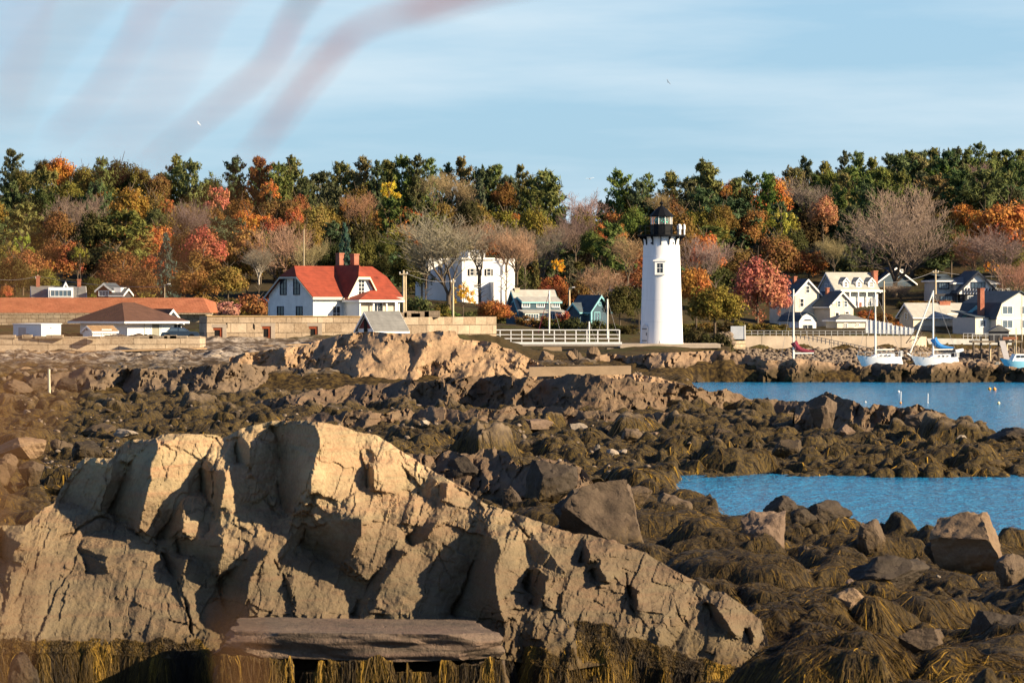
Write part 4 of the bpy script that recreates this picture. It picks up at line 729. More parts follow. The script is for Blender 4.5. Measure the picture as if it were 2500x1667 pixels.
for i in range(-5, 5): tm.prism([(gm2+i*.48, -.1, h.z(718)+.05), (gm2+i*.48+.1, -.1, h.z(718)+.05), (gm2+(i+1)*.48, -.1, h.z(718)+.8), (gm2+(i+1)*.48-.1, -.1, h.z(718)+.8)], (0, .08, 0))
tm.box(g0, g1, -.14, -.006, h.z(719), h.z(718)); h.part('timber_frame', tm, DKTRIM); h.block(g0+.3, g1-.3, .3, 5, -2, h.z(719)-.02, DARKW, 'lower_wall'); h.block(h.fx(2357), h.fx(2378), -.8, .29, h.z(733), h.z(722), paint('pale_bay', (.5, .45, .35)), 'bay'); h.win('f', -.8, h.fx(2367), h.z(730), .9, .45, 3, 1, TRIM, BGLASS)
bm_ = MB().box(g1+.1, h.fx(2470), -.5, 3, h.z(720), h.z(718))
for i in range(9): x = g1+.2+i*(h.fx(2470)-g1-.3)/8; bm_.box(x-.03, x+.03, -.48, -.42, h.z(718), h.z(704))
bm_.box(g1+.1, h.fx(2470), -.5, -.4, h.z(705), h.z(704)); h.part('balcony', bm_, WHITE); h.chimney(h.fx(2425), 6, 3, h.z(669), .4, .4, WHITE)
# -- long ranch
h = H('house', 'long low cream house with a pale shingled roof and broad brick chimney', 'house', 2230, 822, 600, 33); x1 = h.fx(2388); y1 = h.ly(2200); e, rz = h.z(769), h.z(743)
h.gable(0, x1, 0, y1, -.8, e, rz, 'x', paint('cream_stucco', (.62, .53, .39), .85, .1), PALER, .4); h.chimney(x1*.62, y1*.5, 3, h.z(735), 2.0, .7)
for u, w_ in ((.47, 1.1), (.62, 1.2), (.74, 1.3)): h.win('f', 0, x1*u, h.z(781), w_, .8, 2, 1, TRIM, BGLASS)
h.win('l', 0, y1*.5, h.z(779), .6, .8, 1, 2); h.block(.3, x1*.75, -.04, -.005, -.8, h.z(795), paint('tan_stucco', (.45, .36, .25), .9, .15), 'lower_wall'); h.part('deck_rail', MB().box(x1*.35, x1*.9, -1.6, -1.5, h.z(795), h.z(794)).box(x1*.35, x1*.9, -1.6, -.05, h.z(797)-.06, h.z(797)), WOOD)
# stair
r = empty('outdoor_stair', P(2368, 822, 592), 0, 'white outdoor stair leading up between the long cream house and gambrel house', 'stair'); z0 = 0
for dx in (0, .9): MB().prism([(-.0+dx, 0, -.2), (.3+dx, 0, -.2), (-.7+dx, 2.5, 2.5), (-1.0+dx, 2.5, 2.5)], (.12, 0, 0)).build('stringer', WHITE, r)
m = MB(); [m.box(-.0-i*.085, .95-i*.085, i*.2, i*.2+.25, i*.2, i*.2+.04) for i in range(13)]; m.build('treads', WOOD, r); m = MB().prism([(-.9, 2.4, 2.4), (1.1, 2.4, 3.9), (1.1, 2.4, 4.4), (-.9, 2.4, 2.9)], (0, .08, 0)).box(1.1, 3.2, 2.4, 2.5, 3.9, 4.5); m.build('railing', CYAN, r)
# -- gambrel house at the right edge
h = H('house', 'pale gambrel house with big dark windows and a red brick chimney at the right edge', 'house', 2432, 824, 590, 30); x1 = 8.5; ez, kz, rz = h.z(777), h.z(742), h.z(722)
w = MB(); w.prism([(0, 0, -1), (x1, 0, -1), (x1, 0, ez), (x1-.9, 0, kz), (x1/2, 0, rz+.5), (.9, 0, kz), (0, 0, ez)], (0, 9, 0)); h.part('wall', w, paint('pale_stucco', (.62, .56, .47), .8, .08)); rf = MB(); pts = [(-.25, ez-.2), (.8, kz+.05), (x1/2, rz+.6), (x1-.8, kz+.05), (x1+.25, ez-.2)]
for (a, za_), (b, zb_) in zip(pts, pts[1:]): rf.prism([(a, -.3, za_), (b, -.3, zb_), (b, 9.3, zb_), (a, 9.3, za_)], (0, 0, .14))
h.part('roof', rf, SLATE)
for u, zz_ in ((2.0, h.z(766)), (5.4, h.z(766)), (2.0, h.z(800)), (5.4, h.z(800))): h.win('f', 0, u, zz_, 1.75, 1.05, 2, 1, WHITE, BGLASS)
h.block(.1, x1-.1, -.08, -.005, h.z(779), h.z(776), WHITE, 'belt_course'); h.chimney(-.5, 3.0, -.5, h.z(703), .75, .75); h.block(-2.6, -.02, 1.5, 7, -1, h.z(775), paint('pale_stucco', (.62, .56, .47), .8, .08), 'wing'); h.win('f', 1.5, -1.3, h.z(797), 1.0, .9, 1, 1, WHITE, BGLASS); h.part('wing_roof', MB().prism([(-2.8, 1.3, h.z(775)), (0, 1.3, h.z(775)), (0, 7.2, h.z(760)), (-2.8, 7.2, h.z(760))], (0, 0, .12)), SLATE)
# house under the bare trees, their shade put into its dark wall colour
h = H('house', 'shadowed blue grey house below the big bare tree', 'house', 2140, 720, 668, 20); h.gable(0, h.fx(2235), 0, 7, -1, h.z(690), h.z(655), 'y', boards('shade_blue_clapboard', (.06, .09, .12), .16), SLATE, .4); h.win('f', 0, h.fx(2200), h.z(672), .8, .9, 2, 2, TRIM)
h = H('house', 'house with two pale chimneys half hidden beside the lighthouse', 'house', 1508, 740, 640, 10); h.gable(0, h.fx(1565), 0, 7, -2, h.z(695), h.z(680), 'x', GREYS, TANR, .3); h.chimney(h.fx(1517), 3.5, 1, h.z(667), .55, .5, CONC); h.chimney(h.fx(1553), 3.5, 1, h.z(666), .55, .5, CONC)
# ------------------------------------------------------------------ lighthouse
LP = P(1615, 838.5, 500); lh = empty('lighthouse', LP, 0, 'white round lighthouse with a black lantern room standing on a stone platform', 'lighthouse')
t = NT('white_iron_plate'); p = t.obj(); z = t.sep(p, 2); fr_ = t.math('FRACT', t.math('DIVIDE', t.math('ADD', z, 0.05), 2.65)); ln = t.rng(fr_, 0.0, 0.02, 1, 0); n = t.noise(t.mapv(p, (4, 4, .5)), 1.0, 5)
c = t.mix(t.rng(n, .4, .75, 0, .5), (0.84, 0.84, 0.83), (0.72, 0.71, 0.68)); c = t.mix(t.math('MULTIPLY', ln, .4), c, (0.3, 0.32, 0.35)); t.bump(fr_, .02, .2); M_tower = t.fin(c, .45, .4)
MB().lathe([(2.72, -.6), (2.66, 0), (2.62, .15), (2.2, 12.6), (2.2, 12.85), (2.3, 12.9), (2.3, 13.0)], 64).build('tower', M_tower, lh, True)
MB().lathe([(2.32, 12.98), (2.9, 13.05), (2.92, 13.12), (2.92, 13.25), (1.3, 13.26)], 48).build('gallery', BLACK, lh, True)
for k in range(14):
    a = 2*math.pi*(k+.35)/14; q = Matrix.Rotation(a, 3, 'Z'); b = MB(); b.prism([q @ Vector(v) for v in ((2.2, -.05, 12.0), (2.32, -.05, 12.0), (2.42, -.05, 12.6), (2.85, -.05, 12.95), (2.85, -.05, 13.05), (2.28, -.05, 13.05))], q @ Vector((0, .1, 0))); b.build('bracket', BLACK, lh)
rl = MB()
for k in range(16):
    a = 2*math.pi*k/16; x, y = 2.84*math.cos(a), 2.84*math.sin(a); rl.tube((x, y, 13.2), (x, y, 14.38), .026, n=6)
for zz in (13.75, 14.32):
    for k in range(32): a, b = 2*math.pi*k/32, 2*math.pi*(k+1)/32; rl.tube((2.84*math.cos(a), 2.84*math.sin(a), zz), (2.84*math.cos(b), 2.84*math.sin(b), zz), .018, n=5)
rl.build('railing', BLACK, lh)
MB().lathe([(1.34, 13.24), (1.34, 14.42), (1.42, 14.45), (1.42, 14.52), (1.28, 14.53)], 10).build('lantern_base', BLACK, lh)
t = NT('lantern_glass'); t.b.inputs['Transmission Weight'].default_value = .9; t.b.inputs['IOR'].default_value = 1.1; M_lg = t.fin(t.mix(t.noise(t.obj(), 1), (.9, .95, .95), (.85, .92, .92)), .05)
t = NT('green_lens'); M_lens = t.fin(t.mix(t.math('FRACT', t.math('MULTIPLY', t.sep(t.obj(), 2), 9.0)), (.0, .16, .10), (.01, .34, .22)), .15, .6)
MB().lathe([(1.24, 14.53), (1.24, 15.5)], 10).build('lantern_glass', M_lg, lh); MB().lathe([(.5, 14.54), (.75, 14.7), (.82, 15.0), (.75, 15.3), (.5, 15.46)], 20).build('lens', M_lens, lh, True)
for k in range(10): a = 2*math.pi*k/10; MB().tube((1.27*math.cos(a), 1.27*math.sin(a), 14.5), (1.27*math.cos(a), 1.27*math.sin(a), 15.52), .045, n=6).build('mullion', TRIM, lh)
MB().lathe([(1.3, 15.5), (1.48, 15.46), (1.5, 15.56), (.75, 16.35), (.2, 16.75), (.14, 16.82)], 10).build('roof', BLACK, lh)
MB().lathe([(.13, 16.8), (.1, 16.9), (.2, 16.98), (.24, 17.1), (.2, 17.22), (.06, 17.3), (.025, 17.7)], 16).build('vent_ball', BLACK, lh, True)
def curved(pts, r0, d):  # a plate on the front of the tower
    return pts
wy = -2.42; wx = -.28; f = MB().box(wx-.62, wx-.36, wy-.12, wy+.35, 8.35, 10.0).box(wx+.36, wx+.62, wy-.12, wy+.35, 8.35, 10.0).box(wx-.36, wx+.36, wy-.12, wy+.35, 8.35, 8.6).box(wx-.36, wx+.36, wy-.12, wy+.35, 9.75, 10.0)
f.prism([(wx-.85, wy-.22, 10.0), (wx+.85, wy-.22, 10.0), (wx+.85, wy-.22, 10.12), (wx, wy-.22, 10.42), (wx-.85, wy-.22, 10.12)], (0, .6, 0)).box(wx-.02, wx+.02, wy-.06, wy, 8.6, 9.75).box(wx-.36, wx+.36, wy-.055, wy, 9.15, 9.2)
wd = f.build('window', WHITE, lh); MB().box(wx-.36, wx+.36, wy, wy+.1, 8.6, 9.75).build('pane', GLASS, wd)
a = R(-141.5); q = Matrix.Rotation(a, 3, 'Z'); d = MB(); sc = [(2.66, -.48, .05), (2.66, .48, .05), (2.63, .48, 1.9), (2.62, .38, 2.2), (2.62, .0, 2.4), (2.62, -.38, 2.2), (2.63, -.48, 1.9)]; d.prism([q @ Vector(v) for v in sc], q @ Vector((.06, 0, 0))); dd = d.build('door', paint('door_white', (.62, .63, .64), .6, .08), lh)
for zz in (.32, 1.75): m = MB(); m.prism([q @ Vector(v) for v in ((2.725, -.45, zz), (2.725, .45, zz), (2.725, .45, zz+.09), (2.725, -.45, zz+.09))], q @ Vector((.03, 0, 0))); m.build('hinge', BLACK, dd)
m = MB(); m.prism([q @ Vector(v) for v in ((2.725, .33, 1.0), (2.725, .4, 1.0), (2.725, .4, 1.35), (2.725, .33, 1.35))], q @ Vector((.05, 0, 0))); m.build('handle', BLACK, dd)
for a in (R(-125), R(-52)): q = Matrix.Rotation(a, 3, 'Z'); MB().tube(q @ Vector((2.1, 0, 12.2)), q @ Vector((2.26, 0, 12.2)), .12, n=12).build('vent_hole', DKTRIM, lh)
for x, y, s_ in ((2.15, -.9, .3), (2.75, -.4, .17)): MB().lathe([(s_*.7, 13.26), (s_*.7, 13.85), (s_, 13.9), (s_, 14.2), (s_*.75, 14.45), (.05, 14.55)], 16, (x, y, 0)).build('beacon_lamp', WHITE, lh, True)
MB().lathe([(.1, 0), (.14, .05), (.14, .28), (.05, .35)], 12, (-.25, -2.95, .02)).build('ground_lamp', WHITE, lh, True)
# platform under it
o0 = P(1615, 838.6, 500); r = empty('platform', o0, 0, 'long low concrete platform carrying the lighthouse above a stone footing', 'platform'); S = 20.
MB().box((1512-1615)/S, (1755-1615)/S, -4.5, 6, -.5, -.003).build('slab', CONC, r); MB().box((1480-1615)/S, (1660-1615)/S, -4.2, 6, -1.6, -.503).build('footing', RUBBLE, r)
# footbridge
br = empty('footbridge', P(1365, 838, 492), 0, 'white railed wooden footbridge leading from the fort to the lighthouse', 'footbridge'); S = FPX/492; X = lambda px: (px-1365)/S; Zr = lambda px: (33-4*(px-1213)/290)/S
MB().box(X(1060), X(1518), -.8, 1.0, -.3, -.08).build('deck', paint('bridge_grey', (.42, .37, .31), .85, .15), br); MB().box(X(1060), X(1518), -.86, -.802, -.1, .16).build('fascia', WHITE, br)
for side in (-.8, .95):
    for i in range(18):
        px = 1062+26.5*i; MB().box(X(px)-.05, X(px)+.05, side-.05, side+.05, -.07, 1.6).build('post', WHITE, br)
    for zz, th in ((1.55, .1), (1.0, .07), (.52, .09)): MB().box(X(1062), X(1512), side-.1 if side < 0 else side+.052, side-.052 if side < 0 else side+.1, zz, zz+th).build('rail', WHITE, br)
m = MB(); m.prism([(X(1319), -.7, -1.5), (X(1374), -.7, -1.5), (X(1370), -.7, -.3), (X(1328), -.7, -.3)], (0, 1.5, 0)); m.build('pier', CONC2, br)
MB().box(X(1310), X(1384), -1.0, 1.2, -1.9, -1.503).build('pier_foot', CONC2, br)
r = empty('ledge_wall', P(1350, 905, 345), 0, 'tan concrete slab set in the reddish rocks below the footbridge', 'slab'); MB().prism([(-2.0, 0, -.5), (6.6, .6, -.3), (6.6, .6, .4), (-2.0, 0, .3)], (0, 1.6, 0)).build('slab', CONC2, r)
# concrete sea wall and railing on the right
r = wall_run('sea_wall', 'tall pale concrete sea wall below the cream houses on the right', [(1818, 560), (2226, 564), (2262, 572)], 1.0, [820, 820, 822], [858, 860, 860], CONC)
for i in range(5): px = 1860+i*85; q = P(px, 818, np.interp(px, [1818, 2226], [560, 564]))-r.location; MB().box(q.x-.02, q.x+.02, q.y-.02, q.y-.002, q.z-1.9, q.z-.1).build('joint', DKTRIM, r)
r = wall_run('sea_wall', 'grey concrete dock wall below the long low cream house', [(2262, 574), (2470, 580)], 1.0, [826, 828], [840, 842], paint('dock_grey', (.36, .36, .34), .9, .2))
def railing(name, label, px0, px1, Y, y0, y1, n, m, rails=2):
    r = empty(name, P(px0, y1, Y), 0, label, 'railing'); S = FPX/Y; L_ = (px1-px0)/S; h_ = (y1-y0)/S; b = MB()
    for i in range(n): x = L_*i/(n-1); MB().tube((x, 0, 0), (x, 0, h_), .035, n=5).build('post', m, r)
    for k in range(rails): MB().tube((0, 0, h_*(k+1)/rails), (L_, 0, h_*(k+1)/rails), .03, n=5).build('rail', m, r)
    return r
railing('railing', 'thin grey pipe railing along the top of the concrete sea wall', 1820, 2225, 561, 807.5, 820, 28, METAL)
railing('railing', 'short pipe railing on the dock wall beside the outdoor stair', 2352, 2438, 577, 814, 827, 9, METAL)
r = empty('fence', P(2115, 818, 582), 0, 'pale board fence stepping down behind the railing on the right', 'fence'); S = FPX/582
for i in range(11):
    x = i*10.6/S; hh = (37-1.6*i-(4 if i > 5 else 0))/S; MB().box(x, x+10.4/S, 0, .06, 0, hh).build('panel', boards('fence_boards', (.60, .64, .68), .2, 0, .3), r); MB().box(x-.08, x+.08, -.1, -.003, 0, hh+.12).build('post', WHITE, r)
r = empty('fence', P(1784, 828, 552), 0, 'short white board fence in the shade beside the sea wall end', 'fence'); MB().box(0, 1.8, 0, .06, 0, 1.75).build('panel', boards('fence_boards', (.60, .64, .68), .2, 0, .3), r); MB().box(1.85, 2.0, -.05, .1, 0, 1.9).build('post', WHITE, r)
r = wall_run('stone_wall', 'rough stone bank wall between the lighthouse platform and the sea wall', [(1755, 548), (1820, 556)], 1.0, [833, 832], [850, 852], RUBBLE)
# ------------------------------------------------------------------ boats
BLUEC = paint('blue_canvas', (.02, .16, .42), .8, .15); REDC = paint('dark_red_canvas', (.16, .015, .035), .8, .15); LBLUE = paint('light_blue_hull', (.22, .50, .62), .4, .05); WIRE = paint('rigging', (.25, .25, .26), .5, .05); ANOD = paint('mast_white', (.82, .79, .70), .4, .04)
def hull(L, B, fb, sheer=.25, transom=.75, n=14, draft=.4):
    m = MB(); rows = []
    for i in range(n+1):
        u = i/n; w = B/2*max(.02, math.sin(min(1, u*1.55)*math.pi/2)**.75)*(1-(1-transom)*max(0, u-.6)/.4); top = fb+sheer*((1-2*u)**2)+.12*(1-u); rake = (1-u)**3*.0
        x = -L/2+L*u; rows.append([(x-(.6*fb*(1-u)**2 if s else 0)*0, sg*w*f_, zz) for sg, f_, zz, s in ((-1, 1, top, 1), (-1, .93, top*.4, 1), (-1, .7, -.1, 0), (0, 0, -draft*math.sin(math.pi*min(1, u*1.2+.1))-.05, 0), (1, .7, -.1, 0), (1, .93, top*.4, 1), (1, 1, top, 1))])
    for i, rr in enumerate(rows):
        u = i/n; rows[i] = [(x+(1-zz/(fb+.4))*1.1*max(0, 1-u*3)-(.25*zz*(u > .97)), y, zz) for x, y, zz in rr]
    i0 = len(m.v); k = 7
    for rr in rows: m.v += rr
    for i in range(n):
        for j in range(k-1): a = i0+i*k+j; m.f.append((a, a+k, a+k+1, a+1))
        m.f.append((i0+i*k+k-1, i0+i*k+k+k-1, i0+i*k+k, i0+i*k))      # deck
    m.f.append(tuple(i0+n*k+j for j in range(k))); return m
def sailboat(label, px, yd, Y, yaw, L, mastpx, ytop, hm=WHITE, boom=None, cover=None, fb=1.3, stay=None, cabin=True, heel=0, z0=0.0, sr=.10):
    q = P(px, 755, Y); q.z = z0; r = empty('sailboat', q, R(yaw), label, 'sailboat', 'sailboats moored beyond the far ledge'); S = FPX/Y; c = math.cos(R(yaw))
    if hm: hull(L, L*.3, fb, .22).build('hull', hm, r, True)
    mx_ = (mastpx-px)/S/c; zt = P(0, ytop, Y).z-z0; MB().tube((mx_, 0, fb), (mx_, 0, zt), .13, .10, 10).build('mast', ANOD, r, True)
    if cabin and hm:
        cb = MB(); cb.prism([(mx_-.6, -.62, fb+.1), (L*.30, -.62, fb+.1), (L*.30, -.55, fb+.55), (mx_+.1, -.5, fb+.5)], (0, 1.24, 0)); co = cb.build('cabin', WHITE, r)
        for i in range(3): MB().box(mx_+.5+i*.55, mx_+.8+i*.55, -.68, -.64, fb+.2, fb+.36).build('porthole', GLASS, co)
        rl_ = MB(); xs = [-L*.48, -L*.34, -L*.2, 0, L*.2, L*.36, L*.47]
        for x in xs: rl_.tube((x, -.5 if abs(x) > L*.4 else -.85, fb+.1), (x, -.5 if abs(x) > L*.4 else -.85, fb+.75), .025, n=5)
        for a, b in zip(xs, xs[1:]): rl_.tube((a, -.5 if abs(a) > L*.4 else -.85, fb+.72), (b, -.5 if abs(b) > L*.4 else -.85, fb+.72), .02, n=4)
        rl_.build('guard_rail', METAL, r); MB().box(L*.42, L*.46, -.5, .5, fb+.1, fb+.9).build('stern_rail', METAL, r)
    st = MB()
    for x, y in ((-L*.47, 0), (L*.47, 0), (mx_+.1, -L*.14), (mx_+.1, L*.14)): st.tube((mx_, 0, zt-.1), (x, y, fb+.15), .018, n=4)
    st.build('stays', WIRE, r)
    if boom:
        b0, b1, zb_ = boom; MB().tube((mx_, 0, zb_), (b1, 0, zb_+.05), .09, n=8).build('boom', ANOD, r, True)
        if cover:
            m = MB(); n = 10
            for i in range(n):
                a, b = i/n, (i+1)/n; ra, rb = (.34*(1-a)**1.5+.13), (.34*(1-b)**1.5+.13); m.tube((mx_+.05+(b1-mx_)*a, 0, zb_+.12+ra*.9+(.9*(1-a)**6)), (mx_+.05+(b1-mx_)*b, 0, zb_+.12+rb*.9+(.9*(1-b)**6)), ra, rb, 8, caps=i in (0, n-1))
            m.build('sail_cover', cover, r, True)
    if stay: MB().tube((mx_, 0, zt-.15), (stay[0], 0, stay[1]), sr, n=6).build('furled_jib', stay[2], r, True)
    return r
sailboat('white sailboat with a white boom and little blue sail moored beyond the far ledge', 2148, 868, 530, 8, 6.3, 2137, 712, boom=(0, 1.9, 2.75), fb=1.75, z0=0)
r = sailboat('white sailboat with a blue sail cover and slanting furled jib near the dock', 2283, 870, 532, 10, 6.6, 2278, 709, boom=(0, 2.4, 2.75), cover=BLUEC, fb=1.65, stay=(-3.35, 2.35, ANOD))
MB().tube((-3.2, 0, 1.95), (-3.75, 0, 2.3), .09).build('bowsprit', WHITE, r); MB().tube((2.7, -.3, 2.5), (3.7, -.3, 2.75), .28, .2, 10).build('dinghy', WHITE, r, True)
sailboat('sailboat mast with a dark red sail cover low above the far ledge', 1948, 862, 530, 10, 5.0, 1937, 706, boom=(0, 2.1, 2.3), cover=REDC, fb=1.0, cabin=False)
sailboat('tall white mast with a slanting red stay rising behind the footbridge', 1341, 850, 528, 5, 5.5, 1341, 709, fb=.9, cabin=False, stay=(-2.6, .8, REDC), sr=.035)
sailboat('thin white mast standing before the little teal blue house', 1483, 850, 528, 5, 5.0, 1483, 730, fb=.9, cabin=False)
sailboat('short white mast rising through the right half of the footbridge', 1439, 850, 520, 5, 4.0, 1438, 785, fb=.7, cabin=False)
q = P(2488, 755, 522); q.z = 0; r = empty('motorboat', q, R(15), 'light blue lobster boat with a white cabin at the right edge beyond the ledge', 'boat'); hull(5.2, 1.9, 1.35, .35).build('hull', LBLUE, r, True); MB().prism([(-1.2, -.7, 1.4), (.7, -.7, 1.4), (.7, -.65, 2.3), (-.7, -.65, 2.3)], (0, 1.4, 0)).build('cabin', WHITE, r); MB().box(-.6, -.15, -.75, -.71, 1.85, 2.15).box(.0, .45, -.75, -.71, 1.85, 2.15).build('cabin_window', GLASS, r); MB().tube((-.4, 0, 2.2), (-.4, 0, 5.6), .06).build('mast', POLEW, r)
q = P(2422, 755, 528); q.z = 0.1; r = empty('skiff', q, R(-10), 'little blue skiff with a pale motor floating beside the dock', 'boat'); hull(1.9, .9, .75, .1).build('hull', LBLUE, r, True); MB().box(.5, .95, -.25, .25, .75, 1.15).build('motor', CONC, r)
# dock: pilings, gangway, kiosk
DK = paint('wet_pile', (.10, .08, .06), .9, .3, 3)
r = empty('dock', P(2400, 832, 566), 0, 'timber dock on tall pilings with a grey gangway and small kiosk on the right', 'dock'); S = FPX/566
MB().box(-1.5, 5.5, 0, 4, -.25, 0).build('deck', WOOD, r)
for i, x in enumerate((-1.3, -.2, 1.0, 2.2, 3.3, 4.4, 5.3)): MB().tube((x, .2+.3*(i % 2), -4.6), (x, .2+.3*(i % 2), .6 if i % 2 else 0), .14, n=8).build('piling', POLEW if i in (2, 4, 5) else DK, r)
MB().prism([(2.2, -.3, -.1), (3.0, -.3, -.1), (3.0, -6.5, -2.9), (2.2, -6.5, -2.9)], (0, 0, .12)).build('gangway', paint('gangway_grey', (.42, .40, .38), .8, .1), r); MB().box(2.7, 4.8, -.4, -.1, .15, .55).build('bench_box', paint('rust_box', (.30, .12, .06), .8, .15), r)
MB().prism([(.9, 1.5, 1.3), (4.1, 1.5, 1.3), (2.5, 1.5, 2.2)], (0, 2.5, 0)).build('kiosk_roof', GREYR, r); MB().box(1.2, 3.8, 1.7, 3.8, .01, 1.3).build('kiosk', DARKW, r); MB().box(-1.5, 5.5, .05, .1, .85, .92).build('rail', METAL, r)
for i in range(8): MB().box(-1.45+i*.98, -1.39+i*.98, .05, .1, 0, .85).build('rail_post', METAL, r)
r = empty('timber_frame', P(2212, 838, 556), 0, 'slanting timber poles leaning on the end of the concrete sea wall', 'timber'); MB().tube((0, 0, 0), (1.4, .2, 1.9), .07).build('pole', DK, r); MB().tube((.4, -.2, .2), (2.6, .3, 1.2), .06).build('pole', DK, r); MB().tube((1.2, -.2, -.2), (2.2, .2, 1.5), .06).build('pole', DK, r)
# ------------------------------------------------------------------ buoys
def buoy(px, py, d, col, label, staff=0):
    Y = FPX*CAMH/(py-HY); r = empty('buoy', (0, 0, 0), 0, label, 'buoy', 'mooring buoys in the channel'); r.location = P(px, py, Y); r.location.z = .05; rr = d*.8*Y/FPX/2
    m = MB().lathe([(rr*math.sin(math.pi*i/10)+.001, -rr*math.cos(math.pi*i/10)+rr*.45) for i in range(11)], 16); o = m.build('float', col, r, True); MB().lathe([(rr*.25, rr*1.3), (rr*.25, rr*1.6), (rr*.1, rr*1.7)], 10).build('eye', METAL, r)
    if staff: MB().tube((0, 0, rr*.5), (.03, 0, staff), .035, n=6).build('staff', WHITE, r)
YEL = paint('yellow_buoy', (.75, .36, .03), .5, .1); ORG = paint('orange_buoy', (.72, .28, .05), .5, .1); WB = paint('white_buoy', (.80, .78, .74), .5, .05)
buoy(2416, 952, 9, YEL, 'yellow mooring buoy, left one of the close pair on the channel'); buoy(2428, 953, 11, ORG, 'orange mooring buoy, right one of the close pair on the channel')
buoy(2194, 959, 8, WB, 'round white mooring buoy on the channel above the dark spit'); buoy(2199, 986, 7, ORG, 'orange buoy with a tall white staff on the channel', 1.0); buoy(2113, 984, 6, WB, 'tiny white buoy close behind the dark cracked rock'); buoy(2265, 985, 5, WB, 'little pale buoy with a leaning thin staff', .8); buoy(2438, 987, 9, paint('cream_buoy', (.70, .62, .38), .5, .1), 'cream coloured buoy nearest the right edge of the channel')
# ------------------------------------------------------------------ poles and wires
def pole(label, px, yt, yb, Y, r0=.14, arm=0, twin=False, name='utility_pole', cat='pole', m=None, lamp=False):
    yb2 = yb+14; q = P(px, yb2, Y); r = empty(name, q, 0, label, cat); h_ = (yb2-yt)*Y/FPX; MB().tube((0, 0, 0), (0, 0, h_), r0, r0*.75, 8).build('shaft', m or POLEW, r, True)
    if twin: MB().tube((.28, .1, 0), (.28, .1, h_-.7), r0*.8, r0*.65, 8).build('second_shaft', m or POLEW, r, True)
    if arm:
        MB().box(-arm/2, arm/2, -.2, -.12, h_-.55, h_-.42).build('crossarm', m or POLEW, r)
        for x in (-arm*.45, arm*.45): MB().lathe([(.05, h_-.42), (.07, h_-.3), (.03, h_-.2)], 8, (x, -.16, 0)).build('insulator', WHITE, r)
    if lamp: MB().tube((0, 0, h_-.1), (.5, -.3, h_+.1), .04).build('lamp_arm', METAL, r); MB().box(.4, .8, -.4, -.2, h_+.05, h_+.15).build('lamp_head', WHITE, r)
    return r
pole('twin utility pole with a short crossarm right of the red roofed house', 985, 660, 756, 515, .16, 1.0, True)
pole('utility pole standing before the big bare tree and white mansion', 1106, 680, 768, 520, .14, .5); pole('thin white flagpole behind the red roof', 742, 560, 655, 540, .07, name='flagpole')
pole('pale utility pole between the grey roofed and teal blue houses', 1390, 703, 745, 575, .16, 0, lamp=True); pole('tall pale utility pole beside the white cape house', 2158, 686, 776, 600, .15, .0); pole('utility pole with crossarm above the long low cream house', 2284, 658, 704, 640, .16, .9)
pole('small lamp pole behind the orange parapet', 402, 695, 726, 530, .06, lamp=True); pole('utility pole behind the far left chimney', 92, 671, 700, 560, .1, .6); pole('thin white pole at the right edge before the gambrel house', 2495, 720, 815, 560, .07, name='flagpole')
def wire(label, pts):
    m = MB(); o0 = P(*pts[0])
    for a, b in zip(pts, pts[1:]):
        A, B = P(*a)-o0, P(*b)-o0; prev = A
        for i in range(1, 13): u = i/12; c = A.lerp(B, u); c.z -= .5*4*u*(1-u); m.tube(prev, c, .025, n=4, caps=False); prev = c
    o = m.build('power_line', WIRE); o.location = o0; tag(o, label, 'power line')
wire('power line running from the twin pole to the pole before the mansion', [(985, 664, 515), (1106, 686, 520)]); wire('power line strung across the dark trees to the crossarm pole on the right', [(2158, 690, 600), (2284, 661, 640), (2480, 672, 660)]); wire('power line above the far left roofs', [(-40, 676, 560), (92, 674, 560), (402, 700, 530)])
r = empty('marker_post', P(121, 988, 338), 0, 'lone pale wooden post standing in the weedy rocks at the left', 'post'); MB().tube((0, 0, -.5), (-.05, 0, 2.95), .13, .11, 10).build('shaft', paint('pale_post', (.58, .52, .38), .85, .2, 3), r, True); MB().tube((0, 0, -.52), (-.01, 0, .9), .15, .145, 10).build('weedy_foot', DK, r, True)
# ------------------------------------------------------------------ car behind the sea wall
r = empty('parked_car', P(440, 829, 441), R(3), 'dark blue car parked behind the granite sea wall', 'car'); CARP = NT('car_paint').fin((.02, .035, .06), .25, .6)
b = MB(); b.prism([(-2.0, -.8, .25), (2.0, -.8, .25), (2.05, -.8, .6), (1.9, -.8, .8), (1.0, -.8, .88), (-1.2, -.8, .88), (-1.95, -.8, .78), (-2.05, -.8, .5)], (0, 1.6, 0)).build('body', CARP, r); MB().prism([(-1.5, -.7, .88), (1.0, -.7, .88), (.35, -.62, 1.3), (-1.0, -.62, 1.3)], (0, 1.4, 0)).build('roof', CARP, r)
MB().prism([(-1.3, -.715, .92), (-.25, -.715, .92), (-.25, -.66, 1.22), (-.95, -.66, 1.22)], (0, .01, 0)).build('side_window', BGLASS, r); MB().prism([(-.15, -.715, .92), (.8, -.715, .92), (.3, -.66, 1.22), (-.15, -.66, 1.22)], (0, .01, 0)).build('side_window', BGLASS, r)
for x in (-1.25, 1.25):
    for y in (-.82, .62): MB().tube((x, y, .32), (x, y+.2, .32), .32, n=16).build('wheel', BLACK, r)
